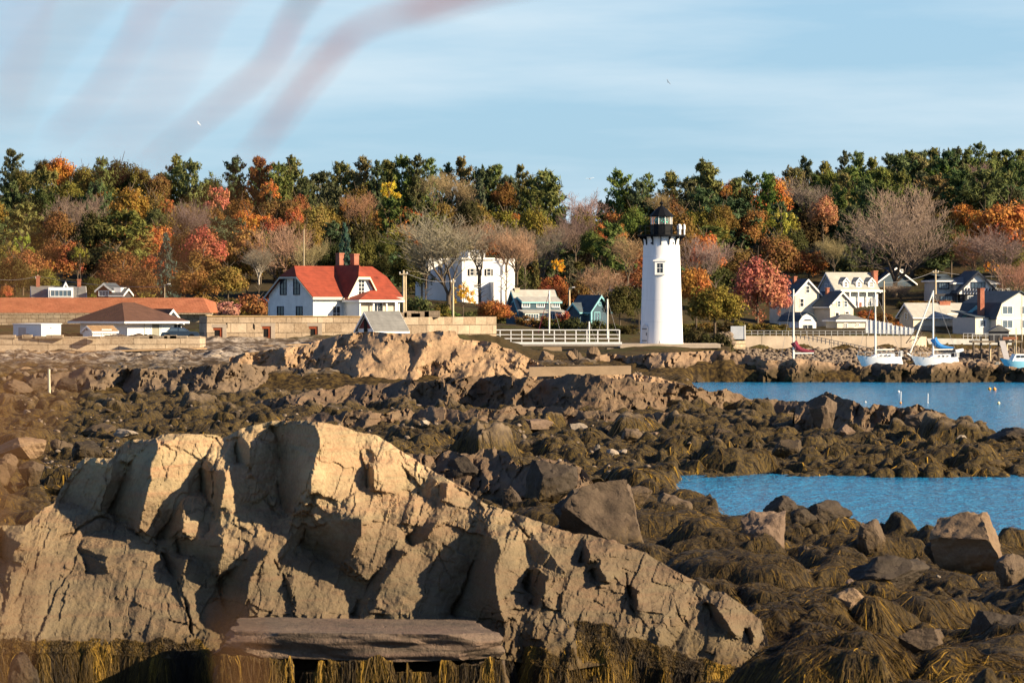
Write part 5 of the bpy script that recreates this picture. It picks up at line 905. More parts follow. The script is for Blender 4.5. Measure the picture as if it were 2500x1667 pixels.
# ------------------------------------------------------------------ gulls
def gull(label, px, py, Y, span, bank=0, yaw=0, m=None):
    r = empty('gull', P(px, py, Y), R(yaw), label, 'bird', 'gulls in the air'); r.rotation_euler = (0, R(bank), R(yaw)); b = MB(); n = 8
    prof = [(0, -.5), (.05, -.46), (.1, -.3), (.12, -.05), (.1, .2), (.05, .42), (.02, .55)]
    b.v = [(rr*math.cos(2*math.pi*k/n), y, rr*math.sin(2*math.pi*k/n)) for rr, y in prof for k in range(n)]; b.f = [(j*n+k, j*n+(k+1) % n, (j+1)*n+(k+1) % n, (j+1)*n+k) for j in range(len(prof)-1) for k in range(n)]
    for sg in (-1, 1): b.prism([(sg*.08, -.15, .03), (sg*.6, -.25, .22), (sg*1.25, .02, .12), (sg*.6, .08, .22), (sg*.08, .15, .03)], (0, 0, .03))
    o = b.build('body', m or WHITE, r, True); o.scale = (span/2.5,)*3; return r
GUL = paint('gull_grey', (.35, .34, .34), .8, .1)
gull('white gull gliding above the gap in the tree line', 1440, 437, 480, 1.15, -8, 20); gull('dark gull banking high in the sky above the lighthouse', 1631, 201, 420, .8, 50, 30, GUL); gull('pale gull among the blurred branches at upper left', 485, 302, 420, .75, 48, -30); gull('tiny dark bird above the pines at the middle', 1078, 373, 600, .35, 10, 0, GUL); gull('white gull flying in front of the dark trees beside the twin pole', 975, 625, 500, .45, 20, 10); gull('white gull perching in the air right of the lantern room', 1675, 534, 500, .4, 40, 0)
# ------------------------------------------------------------------ trees
M_leaf = leaf_mat('foliage', .3); M_needle = leaf_mat('needles', .2)
t = NT('bark'); n = t.noise(t.mapv(t.obj(), (6, 6, 1)), 2, 5); M_bark = t.fin(t.mix(n, (.06, .045, .032), (.16, .125, .09)), .95, .1)
t = NT('birch_bark'); n = t.noise(t.mapv(t.obj(), (2, 2, 6)), 2, 4); M_birch = t.fin(t.mix(t.rng(n, .35, .6), (.55, .50, .42), (.34, .29, .22)), .9, .1)
t = NT('twigs'); c = t.mix(t.noise(t.obj(), 2.0, 3), t.ocol(), (.16, .12, .085)); M_twig = t.fin(c, .9, .1)
rs = np.random.RandomState(11)
def unit(v): return v/np.maximum(np.linalg.norm(v, axis=-1, keepdims=True), 1e-6)
def quads(c, nrm, tan, w, l):
    """leaf quads: centres, normals, long axis, half width, half length"""
    tan = unit(tan-nrm*(tan*nrm).sum(-1, keepdims=True)); b = np.cross(nrm, tan)*w[:, None]; a = tan*l[:, None]
    v = np.stack([c-a-b*.6, c-a*.2+b, c+a, c-a*.1-b], 1).reshape(-1, 3); return v, np.arange(len(v)).reshape(-1, 4)
def clouds(cent, rad, n, size, elong=1.4, bias=.8, up=.3, flat=1.0, tufts=False):
    k = len(cent); c = np.repeat(cent, n, 0); rr = np.repeat(rad, n); d = unit(rs.randn(k*n, 3)); r = rs.rand(k*n)**.5
    off = d*(r*rr)[:, None]; off[:, 2] *= flat; p = c+off; out = unit(c-np.array([0, 0, .4])); out[:, 2] += up
    nrm = unit(d*bias+out*.5+rs.randn(k*n, 3)*.55); tan = unit(d*np.array([1, 1, .5])+np.array([0, 0, .7])+rs.randn(k*n, 3)*.35) if tufts else rs.randn(k*n, 3)
    s = size*(.6+.8*rs.rand(k*n)); v, f = quads(p, nrm, tan, s/2/ (elong**.5), s/2*elong**.5)
    tone = np.clip(np.repeat(rs.rand(k), n)*.6+rs.rand(k*n)*.4, 0, 1); hue = np.clip(np.repeat(rs.rand(k), n)*.7+rs.rand(k*n)*.3, 0, 1)
    return v, f, np.repeat(tone, 4), np.repeat(hue, 4)
def pack(name, parts, m):
    V, F, T, Hh, o = [], [], [], [], 0
    for v, f, a, b in parts: V.append(v); F.append(f+o); T.append(a); Hh.append(b); o += len(v)
    ob = mesh_np(name, np.concatenate(V), np.concatenate(F), m, attrs={'tone': np.concatenate(T), 'hue': np.concatenate(Hh)}); me = ob.data; bpy.data.objects.remove(ob); return me
def broadleaf(kind):
    k = 62; d = unit(rs.randn(k, 3)); d[:, 2] = np.abs(d[:, 2])*1.0-.25; r = .55+.4*rs.rand(k); c = d*r[:, None]*np.array([.44, .44, .52]); c[:, 2] += .42
    c[:, 0] += .05*np.sin(c[:, 2]*9+kind); c = np.concatenate([c, rs.randn(10, 3)*.12+np.array([0, 0, .45])]); rad = .09+.075*rs.rand(len(c))
    return pack('crown', [clouds(c, rad, 85, .034, 1.3)], M_leaf)
def sparse(kind):
    k = 38; d = unit(rs.randn(k, 3)); d[:, 2] = np.abs(d[:, 2])-.15; c = d*(.4+.6*rs.rand(k))[:, None]*np.array([.46, .46, .55]); c[:, 2] += .4
    return pack('crown', [clouds(c, .05+.05*rs.rand(k), 34, .036, 1.3)], M_leaf)
def pine(kind):
    C, Rd = [], []; nw = 13
    for i in range(nw):
        hgt = .08+.86*i/(nw-1)+.02*rs.randn(); L = .45*max(.1, 1-max(0, (hgt-.45)/.62)**1.6)*(.75+.5*rs.rand())
        for j in range(rs.randint(5, 8)):
            a = rs.rand()*6.283; l = L*(.5+.6*rs.rand())
            for q in np.linspace(.3, 1.0, 4): C.append((math.cos(a)*l*q, math.sin(a)*l*q, hgt+.14*(q*l/.4)**1.5+.012*rs.randn())); Rd.append(.042+.03*rs.rand())
    for k in range(5): C.append((.03*rs.randn(), .03*rs.randn(), .9+.025*k)); Rd.append(.04)
    return pack('crown', [clouds(np.array(C), np.array(Rd), 17, .042, 3.6, .5, .9, .6, True)], M_needle)
def spruce(kind):
    C, Rd = [], []
    for i in range(17):
        hgt = .04+.92*i/16; L = .46*(1-hgt)**.85+.02
        for j in range(max(4, int(11*(1-hgt)+3))):
            a = rs.rand()*6.283; l = L*(.75+.35*rs.rand())
            for q in (.45, .75, 1.0): C.append((math.cos(a)*l*q, math.sin(a)*l*q, hgt-.07*q*l/.3)); Rd.append(.03+.02*rs.rand())
    return pack('crown', [clouds(np.array(C), np.array(Rd), 9, .045, 2.6, .5, .2, .6, True)], M_needle)
def bushm(kind):
    k = 26; d = unit(rs.randn(k, 3)); d[:, 2] = np.abs(d[:, 2])*.9; c = d*(.5+.5*rs.rand(k))[:, None]*np.array([.42, .42, .75]); c[:, 2] += .08
    return pack('bush', [clouds(c, .1+.06*rs.rand(k), 60, .055, 1.4)], M_leaf)
def tubes(name, segs, m, n=3):
    """segs: (p0, p1, r0, r1) rows"""
    s = np.array([np.concatenate([a, b, [c, d]]) for a, b, c, d in segs]); p0, p1 = s[:, :3], s[:, 3:6]; d = unit(p1-p0); u = unit(np.cross(d, np.where(np.abs(d[:, 2:3]) > .9, [[1, 0, 0]], [[0, 0, 1]]))); w = np.cross(d, u); V = []
    for p, r in ((p0, s[:, 6]), (p1, s[:, 7])):
        for k in range(n): a = 2*math.pi*k/n; V.append(p+(u*math.cos(a)+w*math.sin(a))*r[:, None])
    V = np.stack(V, 1); N = len(s); base = (np.arange(N)*2*n)[:, None]; F = [np.stack([base[:, 0]+k, base[:, 0]+(k+1) % n, base[:, 0]+n+(k+1) % n, base[:, 0]+n+k], 1) for k in range(n)]
    ob = mesh_np(name, V.reshape(-1, 3), np.concatenate(F), m, smooth=True); me = ob.data; bpy.data.objects.remove(ob); return me
def bare(kind, mt):
    """leafless tree in a unit box: limbs and twigs"""
    r = random.Random(kind*7+3); limbs, twigs = [], []
    def grow(p, d, L, rad, lev):
        n = 3 if lev < 4 else 2; q = np.array(p, float); d = np.array(d, float)
        for i in range(n):
            d2 = d+np.array([r.gauss(0, .14), r.gauss(0, .14), r.gauss(.07, .08)]); d2 /= np.linalg.norm(d2); e = q+d2*L/n; r1 = rad*(1-.45*(i+1)/n)
            (limbs if lev < 3 else twigs).append((q, e, rad*(1-.45*i/n), r1)); q, d = e, d2
            if lev < 6 and (i > 0 or lev > 0):
                for b in range((2 if lev < 4 else 2) if i == n-1 else 1):
                    ax = np.array([r.gauss(0, 1), r.gauss(0, 1), r.gauss(.25, .5)]); ax /= np.linalg.norm(ax); nd = d*.75+ax*(.62 if lev < 3 else .55); nd /= np.linalg.norm(nd); grow(q, nd, L*r.uniform(.62, .82), max(r1*.72, .0022), lev+1)
    for b in range(4 if kind % 2 else 3): a = b*1.7+r.random(); grow((0, 0, .12+.05*r.random()), (math.cos(a)*.45, math.sin(a)*.45, 1), .30, .017, 1)
    limbs.append((np.array([0, 0, 0.]), np.array([0, 0, .2]), .03, .022)); A = np.array([e for _, e, _, _ in twigs]); mxr = np.percentile(np.abs(A[:, :2]), 98)*2; mz = np.percentile(A[:, 2], 99.5)
    sc = lambda S: [(a/np.array([mxr, mxr, mz]), b/np.array([mxr, mxr, mz]), c, d) for a, b, c, d in S]
    return tubes('trunk', sc(limbs), mt, 5), tubes('crown', sc(twigs), M_twig)
def trunkm(m):
    r = random.Random(5); S = [(np.array([0, 0, 0.]), np.array([.01, 0, .35]), .028, .022), (np.array([.01, 0, .35]), np.array([-.01, .01, .7]), .022, .014), (np.array([-.01, .01, .7]), np.array([0, 0, .95]), .014, .004)]
    for i in range(10): z = .4+.05*i; a = i*2.4; S.append((np.array([0, 0, z]), np.array([math.cos(a)*.2, math.sin(a)*.2, z+.15]), .010, .004))
    return tubes('trunk', S, m, 6)
PROTO = {'broad': [broadleaf(i) for i in range(6)], 'sparse': [sparse(i) for i in range(3)], 'pine': [pine(i) for i in range(6)], 'spruce': [spruce(i) for i in range(2)], 'bush': [bushm(i) for i in range(3)],
         'bare': [bare(i, M_bark) for i in range(5)], 'birch': [bare(9, M_birch)]}
TRUNK = trunkm(M_bark)
HUE = {'pine': (0.135, 0.14, 0.046), 'dpine': (0.072, 0.092, 0.042), 'blue': (0.067, 0.104, 0.085), 'green': (0.105, 0.12, 0.036), 'olive': (0.165, 0.128, 0.032), 'brown': (0.165, 0.095, 0.035), 'dark': (0.061, 0.059, 0.022), 'orange': (0.42, 0.165, 0.05), 'red': (0.40, 0.12, 0.06), 'pink': (0.42, 0.175, 0.105),
       'yellow': (0.600, 0.366, 0.043), 'lime': (0.24, 0.22, 0.05), 'ochre': (0.24, 0.145, 0.045), 'grey': (0.366, 0.287, 0.213), 'tan': (0.439, 0.287, 0.152), 'purple': (0.244, 0.165, 0.146), 'rust': (0.28, 0.105, 0.04)}
WORD = {'pine': 'green', 'dpine': 'dark green', 'blue': 'blue green', 'green': 'deep green', 'olive': 'olive', 'brown': 'brown', 'dark': 'dark olive', 'orange': 'orange', 'red': 'fiery red', 'pink': 'pinkish red', 'yellow': 'golden yellow', 'lime': 'yellow green', 'ochre': 'ochre', 'grey': 'grey', 'tan': 'tan', 'purple': 'purple grey', 'rust': 'rusty'}
KN = {'broad': ('broadleaf_tree', 'broadleaf tree'), 'sparse': ('broadleaf_tree', 'thin leaved tree'), 'pine': ('pine_tree', 'pine'), 'spruce': ('spruce_tree', 'spruce'), 'bush': ('bush', 'bush'), 'bare': ('bare_tree', 'bare tree'), 'birch': ('birch_tree', 'bare birch')}
TREES = """
pine dpine 27 366 62 745;broad orange 140 362 88 745;broad dark 104 374 50 750;broad olive 54 396 60 738;broad olive 204 380 85 745;broad dark 294 362 105 745;broad olive 345 390 70 742;broad brown 385 408 70 738;pine pine 430 378 50 742;pine pine 468 391 66 740;pine dpine 574 390 68 745;sparse pink 533 428 80 735;pine pine 250 385 50 740
pine pine 114 412 78 722;broad olive 170 420 90 720;broad brown 240 435 100 716;broad olive 367 440 95 716;bare grey 190 478 120 690;broad olive 52 488 105 690;broad brown 294 502 165 672;broad green 381 492 60 690;bare purple 470 492 110 690;sparse orange 408 474 44 700;broad red 494 526 116 650;sparse orange 607 488 90 690;broad ochre 600 530 130 660
sparse lime 22 576 80 640;sparse lime 54 552 60 655;broad dark 36 610 110 600;broad dark 190 580 62 610;sparse lime 196 590 40 604;broad dark 268 580 160 640;broad brown 300 630 140 600;spruce blue 405 566 92 600;broad ochre 470 640 115 575;broad ochre 556 628 100 580;birch grey 632 606 70 570;sparse orange 120 626 34 590;broad red 14 686 36 570;broad brown 130 560 80 640;broad olive 110 640 90 590;broad brown 350 640 80 585;bush ochre 500 700 90 545;bush tan 560 720 70 535;broad dark 225 660 70 585
pine brown 633 386 66 745;pine pine 680 398 50 742;pine pine 712 381 62 745;pine dpine 783 423 90 735;pine pine 832 397 66 745;pine pine 886 388 70 745;pine dpine 920 392 40 742;pine pine 946 392 46 745;pine pine 980 381 74 745;pine dpine 1017 384 60 743;pine pine 1050 388 56 745;pine dpine 1095 397 30 750;pine pine 1129 384 62 748;pine dpine 1180 408 66 745;sparse orange 660 428 60 725;pine dpine 745 432 50 725
sparse yellow 950 422 62 715;sparse orange 850 468 46 705;broad brown 873 436 100 718;broad olive 712 474 66 700;broad ochre 767 480 90 700;broad red 716 490 56 690;broad red 669 512 66 680;broad orange 592 494 66 695;sparse orange 640 500 70 690;bare tan 881 470 84 690;pine green 950 482 66 690;sparse lime 963 535 66 672;pine green 1033 490 96 690;spruce dpine 1172 426 76 715;bare tan 1058 424 66 728;bare tan 1110 422 80 722;broad dark 1145 468 70 702;broad olive 750 520 90 672;bare tan 690 548 140 625;bare tan 764 582 90 610;broad dark 808 575 70 625;spruce blue 842 540 72 620;broad green 888 564 80 622;broad green 942 566 50 622;broad dark 975 545 90 655;broad dark 990 600 80 600;broad rust 846 630 70 560;bare grey 1095 512 215 585;bare grey 1170 528 120 590;bare tan 1262 560 100 588;bare grey 1040 585 90 588;broad dpine 1030 600 90 605;bush green 1022 698 92 548;sparse yellow 1131 676 60 530;broad rust 1202 716 92 535;bush olive 1075 716 60 530;broad dark 930 610 60 595;broad brown 700 470 60 706
pine pine 1214 404 46 745;pine dpine 1240 430 50 740;pine pine 1272 403 44 745;pine pine 1331 426 118 735;pine green 1300 455 70 725;broad brown 1232 430 70 735;bare grey 1432 468 110 735;broad olive 1420 490 120 722;pine pine 1511 422 76 745;pine pine 1584 423 36 745;pine dpine 1560 440 50 742;pine pine 1636 426 66 745;pine pine 1715 392 104 745;broad rust 1786 428 50 745;sparse orange 1775 438 36 738;pine dpine 1680 440 60 740
broad green 1546 482 84 705;broad brown 1636 462 70 722;broad brown 1663 488 115 700;bare tan 1606 468 60 715;pine dpine 1720 466 110 715;broad olive 1764 480 70 705;broad olive 1750 514 70 692;bare purple 1405 524 96 690;bare purple 1365 545 90 672;sparse orange 1260 512 26 690;broad orange 1465 535 48 668;broad orange 1507 535 58 668;broad green 1446 544 66 655;pine green 1495 550 90 650;bare tan 1533 570 100 620;bare grey 1236 540 100 605;bare purple 1325 560 110 655;spruce green 1307 610 34 600;sparse yellow 1361 618 46 600;spruce dpine 1391 624 86 590;birch tan 1467 648 90 580;broad dark 1514 672 95 540;broad orange 1718 542 100 640;bare grey 1712 578 100 610;broad orange 1700 626 105 575;broad olive 1746 664 150 542;broad pink 1850 594 156 580;bare tan 1282 585 70 620;broad rust 1352 655 80 585;broad brown 1420 660 70 590;broad dpine 1340 700 60 575;broad dark 1560 690 60 560;bush rust 1375 735 50 548
pine dpine 1961 383 66 760;pine pine 2012 396 60 755;pine dpine 2061 368 46 768;pine pine 2097 377 56 765;pine pine 2133 386 60 762;pine dpine 2173 380 60 768;pine pine 2196 376 44 770;pine pine 2222 369 56 772;pine dpine 2250 373 50 772;pine pine 2279 363 56 776;pine pine 2317 365 60 776;pine dpine 2340 360 50 780;pine pine 2366 362 56 780;pine dpine 2391 348 50 785;pine pine 2426 368 56 780;pine dpine 2459 368 50 780;pine pine 2491 367 60 780;pine pine 1930 408 60 752;pine dpine 1830 424 56 748;pine pine 1800 436 40 742
broad orange 1888 408 92 738;pine green 1876 430 66 722;pine green 2025 420 80 738;pine pine 2064 430 76 735;pine green 2090 425 80 742;pine pine 2150 410 90 748;pine green 2200 418 90 745;pine dpine 2250 420 90 748;pine green 2290 405 80 755;pine pine 2340 415 90 755;pine dpine 2400 430 90 745;pine green 2450 410 90 755;pine dpine 2310 450 90 735;pine green 2230 455 80 730;pine dpine 2470 455 90 735;bare grey 2380 400 70 752
bare purple 1970 434 110 722;broad pink 2010 460 80 700;sparse lime 1908 488 95 690;broad brown 1888 550 125 655;pine dpine 2118 455 72 690;pine dpine 2078 508 72 672;bare grey 2228 455 200 685;bare grey 2186 512 210 655;broad orange 2462 460 150 690;broad orange 2405 478 115 693;broad orange 2350 474 80 700;broad dark 2322 520 105 672;bare purple 2445 550 155 650;bare rust 2380 560 110 655;sparse yellow 2420 628 46 645;sparse lime 2384 645 50 645;broad rust 1974 590 110 640;bare tan 2037 575 80 645;bare grey 2200 690 66 650;bare tan 2484 640 90 640;broad olive 2480 590 80 655;broad dark 1940 545 70 665;broad dark 2060 600 70 655;pine dpine 2290 560 80 665;broad dark 2260 660 70 662;broad dark 2130 640 90 672
spruce green 2070 732 40 622;bush rust 2112 742 50 615;bush brown 2165 748 60 612;bush brown 2200 762 50 606;bush ochre 2050 742 40 618;broad pink 1905 690 60 600;bush olive 1900 780 60 572;bush dark 2240 745 50 612;bush rust 2180 775 50 590
"""
LM = [(20, 'the left frame edge'), (100, 'the chimneyed grey house'), (190, 'the white sunroom'), (266, 'the dark red cottage'), (330, 'the brown hip roof'), (402, 'the small lamp pole'), (490, 'the rampart corner'), (570, 'the first fort door'), (640, 'the second fort door'), (742, 'the white flagpole'), (800, 'the red roof ridge'), (890, 'the brick chimneys'), (985, 'the twin pole'), (1050, 'the ruined wall'), (1106, 'the mansion pole'), (1182, 'the lookout room'), (1250, 'the mansion wing'), (1310, 'the blue house'), (1390, 'the pale lamp pole'), (1443, 'the teal blue house'), (1530, 'the two pale chimneys'),
      (1615, 'the lighthouse'), (1700, 'the platform end'), (1790, 'the short white fence'), (1860, 'the sea wall end'), (1945, 'the cream gabled house'), (2020, 'the cream garage'), (2095, 'the white cape house'), (2158, 'the cape\'s chimney'), (2220, 'the pale board fence'), (2284, 'the crossarm pole'), (2345, 'the long cream house'), (2395, 'the black gable'), (2450, 'the tall brick chimney'), (2495, 'the right frame edge')]
NUM = ['', 'first', 'second', 'third', 'fourth', 'fifth', 'sixth', 'seventh', 'eighth', 'ninth', 'tenth']; CNT = ['', '', 'two', 'three', 'four', 'five', 'six', 'seven', 'eight', 'nine', 'ten']
SKY = [(0, 372), (300, 365), (400, 395), (480, 400), (570, 392), (640, 388), (720, 385), (780, 425), (830, 398), (1060, 390), (1180, 405), (1280, 408), (1330, 430), (1390, 470), (1470, 470), (1510, 425), (1600, 430), (1715, 395), (1800, 430), (1890, 410), (1960, 390), (2060, 372), (2400, 352), (2500, 368)]
sky_y = lambda px: float(np.interp(px, [a for a, b in SKY], [b for a, b in SKY]))
items = []
for ln_ in TREES.strip().split('\n'):
    for it in ln_.split(';'): k, c, *q = it.split(); items.append((k, c, *map(float, q)))
rr_ = random.Random(21)
def filler(dx, dy, Y, kinds, w, end=2540):
    px = -30
    while px < end:
        k, c = rr_.choice(kinds if px < 1950 else [('pine', 'dpine'), ('pine', 'pine'), ('pine', 'green'), ('broad', 'dark')]); items.append((k, c, px+rr_.uniform(-8, 8), sky_y(px)+dy+rr_.uniform(-14, 22), w*rr_.uniform(.8, 1.25), Y+rr_.uniform(-8, 8))); px += dx*rr_.uniform(.8, 1.2)
DK_ = [('pine', 'dpine'), ('pine', 'pine'), ('broad', 'dark'), ('broad', 'olive')]; MX_ = DK_+[('broad', 'brown'), ('broad', 'olive'), ('pine', 'dpine'), ('broad', 'ochre'), ('broad', 'rust'), ('broad', 'orange'), ('broad', 'brown')]
filler(56, 26, 752, DK_, 70); filler(66, 72, 708, MX_, 90); filler(80, 135, 676, MX_, 100, 1900); filler(100, 200, 632, MX_, 100, 1880)
for px in list(range(10, 490, 42))+list(range(500, 640, 40)): items.append(('bush', rr_.choice(['dark', 'brown', 'olive', 'ochre']), px, rr_.uniform(690, 712), rr_.uniform(60, 95), 556+rr_.uniform(-4, 6)))
for px in range(1010, 1480, 44): items.append(('bush', rr_.choice(['dark', 'green', 'dark', 'brown']), px+rr_.uniform(-9, 9), rr_.uniform(745, 772), rr_.uniform(55, 80), 575 if px < 1235 else 538+rr_.uniform(-2, 4)))
for px in range(1690, 1930, 40): items.append(('bush', rr_.choice(['dark', 'brown', 'olive']), px, rr_.uniform(760, 785), rr_.uniform(55, 80), 575+rr_.uniform(-4, 4)))
for px in list(range(1462, 1570, 36))+list(range(1662, 1790, 34)): items.append(('bush', 'dark', px, rr_.uniform(772, 792), rr_.uniform(50, 70), 536+rr_.uniform(-2, 3)))
for px in range(2215, 2300, 28): items.append(('bush', rr_.choice(['dark', 'brown']), px, rr_.uniform(728, 745), rr_.uniform(50, 70), 628))
built = []
for i, (k, c, px, ty, w, Y) in enumerate(items):
    if px > 1925 and 628 < Y < 672 and k != 'bare': Y = 672+(Y-628)*.3
    rq = random.Random(i*13+1); gz_ = ground_z(px, Y)-.2; S = FPX/Y; top_z = CAMH-(ty-HY)/S; hh = max(top_z-gz_, 2.2); X0 = (px-CX)/S; wm = w/S*(rq.uniform(1.2, 1.75) if k == 'pine' else rq.uniform(1.05, 1.25)); nm = KN[k][0]; rz = rq.uniform(0, 6.28)
    col = tuple(min(1, x*rq.uniform(.85, 1.18)) for x in HUE[c])+(1,)
    def child(me, name, par, loc, sc, z_=0):
        o = bpy.data.objects.new(name, me); COL.objects.link(o); o.location = loc; o.scale = sc; o.rotation_euler = (0, 0, z_); o.color = col
        if par: o.parent = par
        return o
    if k == 'bush': r = child(rq.choice(PROTO['bush']), nm, None, (X0, Y, gz_-.1), (wm, wm, hh*1.02), rz)
    else:
        r = empty(nm, (X0, Y, gz_), rz)
        if k in ('bare', 'birch'):
            tm_, cm_ = rq.choice(PROTO[k]); ch = min(hh, wm*1.15); child(tm_, 'trunk', r, (0, 0, hh-ch), (wm, wm, ch)); child(cm_, 'crown', r, (0, 0, hh-ch), (wm, wm, ch))
            if hh-ch > .3: child(TRUNK, 'lower_trunk', r, (0, 0, -.3), (wm*.8, wm*.8, (hh-ch)*1.25))
        else:
            asp = {'broad': 1.3, 'sparse': 1.3, 'pine': 1.9, 'spruce': 2.8}[k]; ch = min(hh*(.95 if k != 'spruce' else .98), wm*asp)
            child(TRUNK, 'trunk', r, (0, 0, -.3), (wm*.75, wm*.75, hh*.97+.3)); child(rq.choice(PROTO[k]), 'crown', r, (0, 0, hh-ch), (wm, wm, ch), rq.uniform(0, 6.28))
    dyr = ty-sky_y(px); base_row = HY-(gz_-CAMH)*S
    row = 'on the skyline' if dyr < 34 else 'under the skyline' if dyr < 75 else 'midway up slope' if dyr < 140 else 'low on slope' if Y > 612 else 'at the slope foot'
    lm = min(LM, key=lambda a: abs(a[0]-px))[1]; built.append((r, WORD[c], KN[k][1], row, lm, px, ty, k)); tag(r, None, 'bush' if k == 'bush' else 'tree', {'pine': 'pines of the hillside wood', 'spruce': 'spruces of the hillside wood', 'bush': 'bushes around the houses'}.get(k, 'leafless trees of the hillside wood' if k in ('bare', 'birch') else 'autumn broadleaf trees of the hillside wood'))
cells = {}
for b in built: cells.setdefault(b[1:5], []).append(b)
for (c, kn, row, lm), L_ in cells.items():
    L_.sort(key=lambda b: b[5]); n = len(L_)
    for j, b in enumerate(L_):
        pre = '' if n == 1 else ('left of two ' if j == 0 else 'right of two ') if n == 2 else f"{'leftmost' if j == 0 else 'rightmost' if j == n-1 else NUM[j+1]+' leftmost'} of {CNT[n]} " 
        s_ = f"{pre}{c} {kn}{'s' if n > 1 else ''} {row} {'above' if b[7] != 'bush' else 'near'} {lm}"; b[0]['label'] = s_.replace('bushs', 'bushes')
# ------------------------------------------------------------------ boulders
def ico_mesh(seed, lv=4, planes=11, rough=.05, box=None):
    import bmesh
    bm = bmesh.new(); bmesh.ops.create_icosphere(bm, subdivisions=lv, radius=1.0); v = np.array([w.co[:] for w in bm.verts]); f = np.array([[w.index for w in q.verts] for q in bm.faces]); bm.free(); r = np.random.RandomState(seed)
    N = unit(r.randn(planes, 3)); Dn = r.uniform(.5, .88, planes)
    if box is not None: N = np.concatenate([N*.0+unit(r.randn(planes, 3)), unit(np.array([[1, .1, .05], [-1, .05, .1], [.05, 1, 0], [0, -1, -.08], [.02, .03, 1], [0, 0, -1]]))]); Dn = np.concatenate([r.uniform(.8, 1.0, planes), [.75, .75, .75, .72, .45, .5]])
    for _ in range(2):
        for n, d in zip(N, Dn): e = v @ n-d; v = v-np.outer(np.clip(e, 0, None), n)*.96
    ds = fbm(v[:, 0]*1.7+v[:, 2]*.8, v[:, 1]*1.7+v[:, 2]*1.2, seed, 6, .6)+.5*fbm(v[:, 2]*4+5, v[:, 0]*2+v[:, 1]*2, seed+3, 5, .6); v = v*(1+rough*1.6*ds)[:, None]
    lo, hi = v.min(0), v.max(0); v = (v-[(lo[0]+hi[0])/2, (lo[1]+hi[1])/2, lo[2]])/(hi-lo)
    o = mesh_np('boulder', v, f, None, smooth=True); me = o.data; me.set_sharp_from_angle(angle=R(24)); bpy.data.objects.remove(o); return me
W_ = ((0.022, 0.015, 0.007), (0.15, 0.092, 0.018))
BM = {'tan': rock_mat('boulder_tan', (.12, .083, .048), (.28, .19, .11), (.16, .10, .065), (-.3, .8), W_, True, 1.6, .7), 'pale': rock_mat('boulder_pale', (.22, .18, .135), (.40, .33, .25), (.2, .15, .11), (-3, -2), W_, True, 2.5),
      'dark': rock_mat('boulder_dark', (.024, .019, .014), (.085, .064, .044), (.055, .038, .028), (.0, 1.3), W_, True, 1.6), 'pinkish': rock_mat('boulder_pink', (.15, .10, .068), (.28, .20, .14), (.14, .09, .062), (-.3, .8), W_, True, 2.0), 'brown': rock_mat('boulder_brown', (.05, .036, .024), (.155, .11, .07), (.09, .06, .04), (.0, 1.2), W_, True, 1.6, .7)}
BP = {k: [ico_mesh(100+i+7*j, 5, 13, .10) for i in range(5)] for j, k in enumerate(BM)}
for k in BM:
    for me in BP[k]: me.materials.append(BM[k])
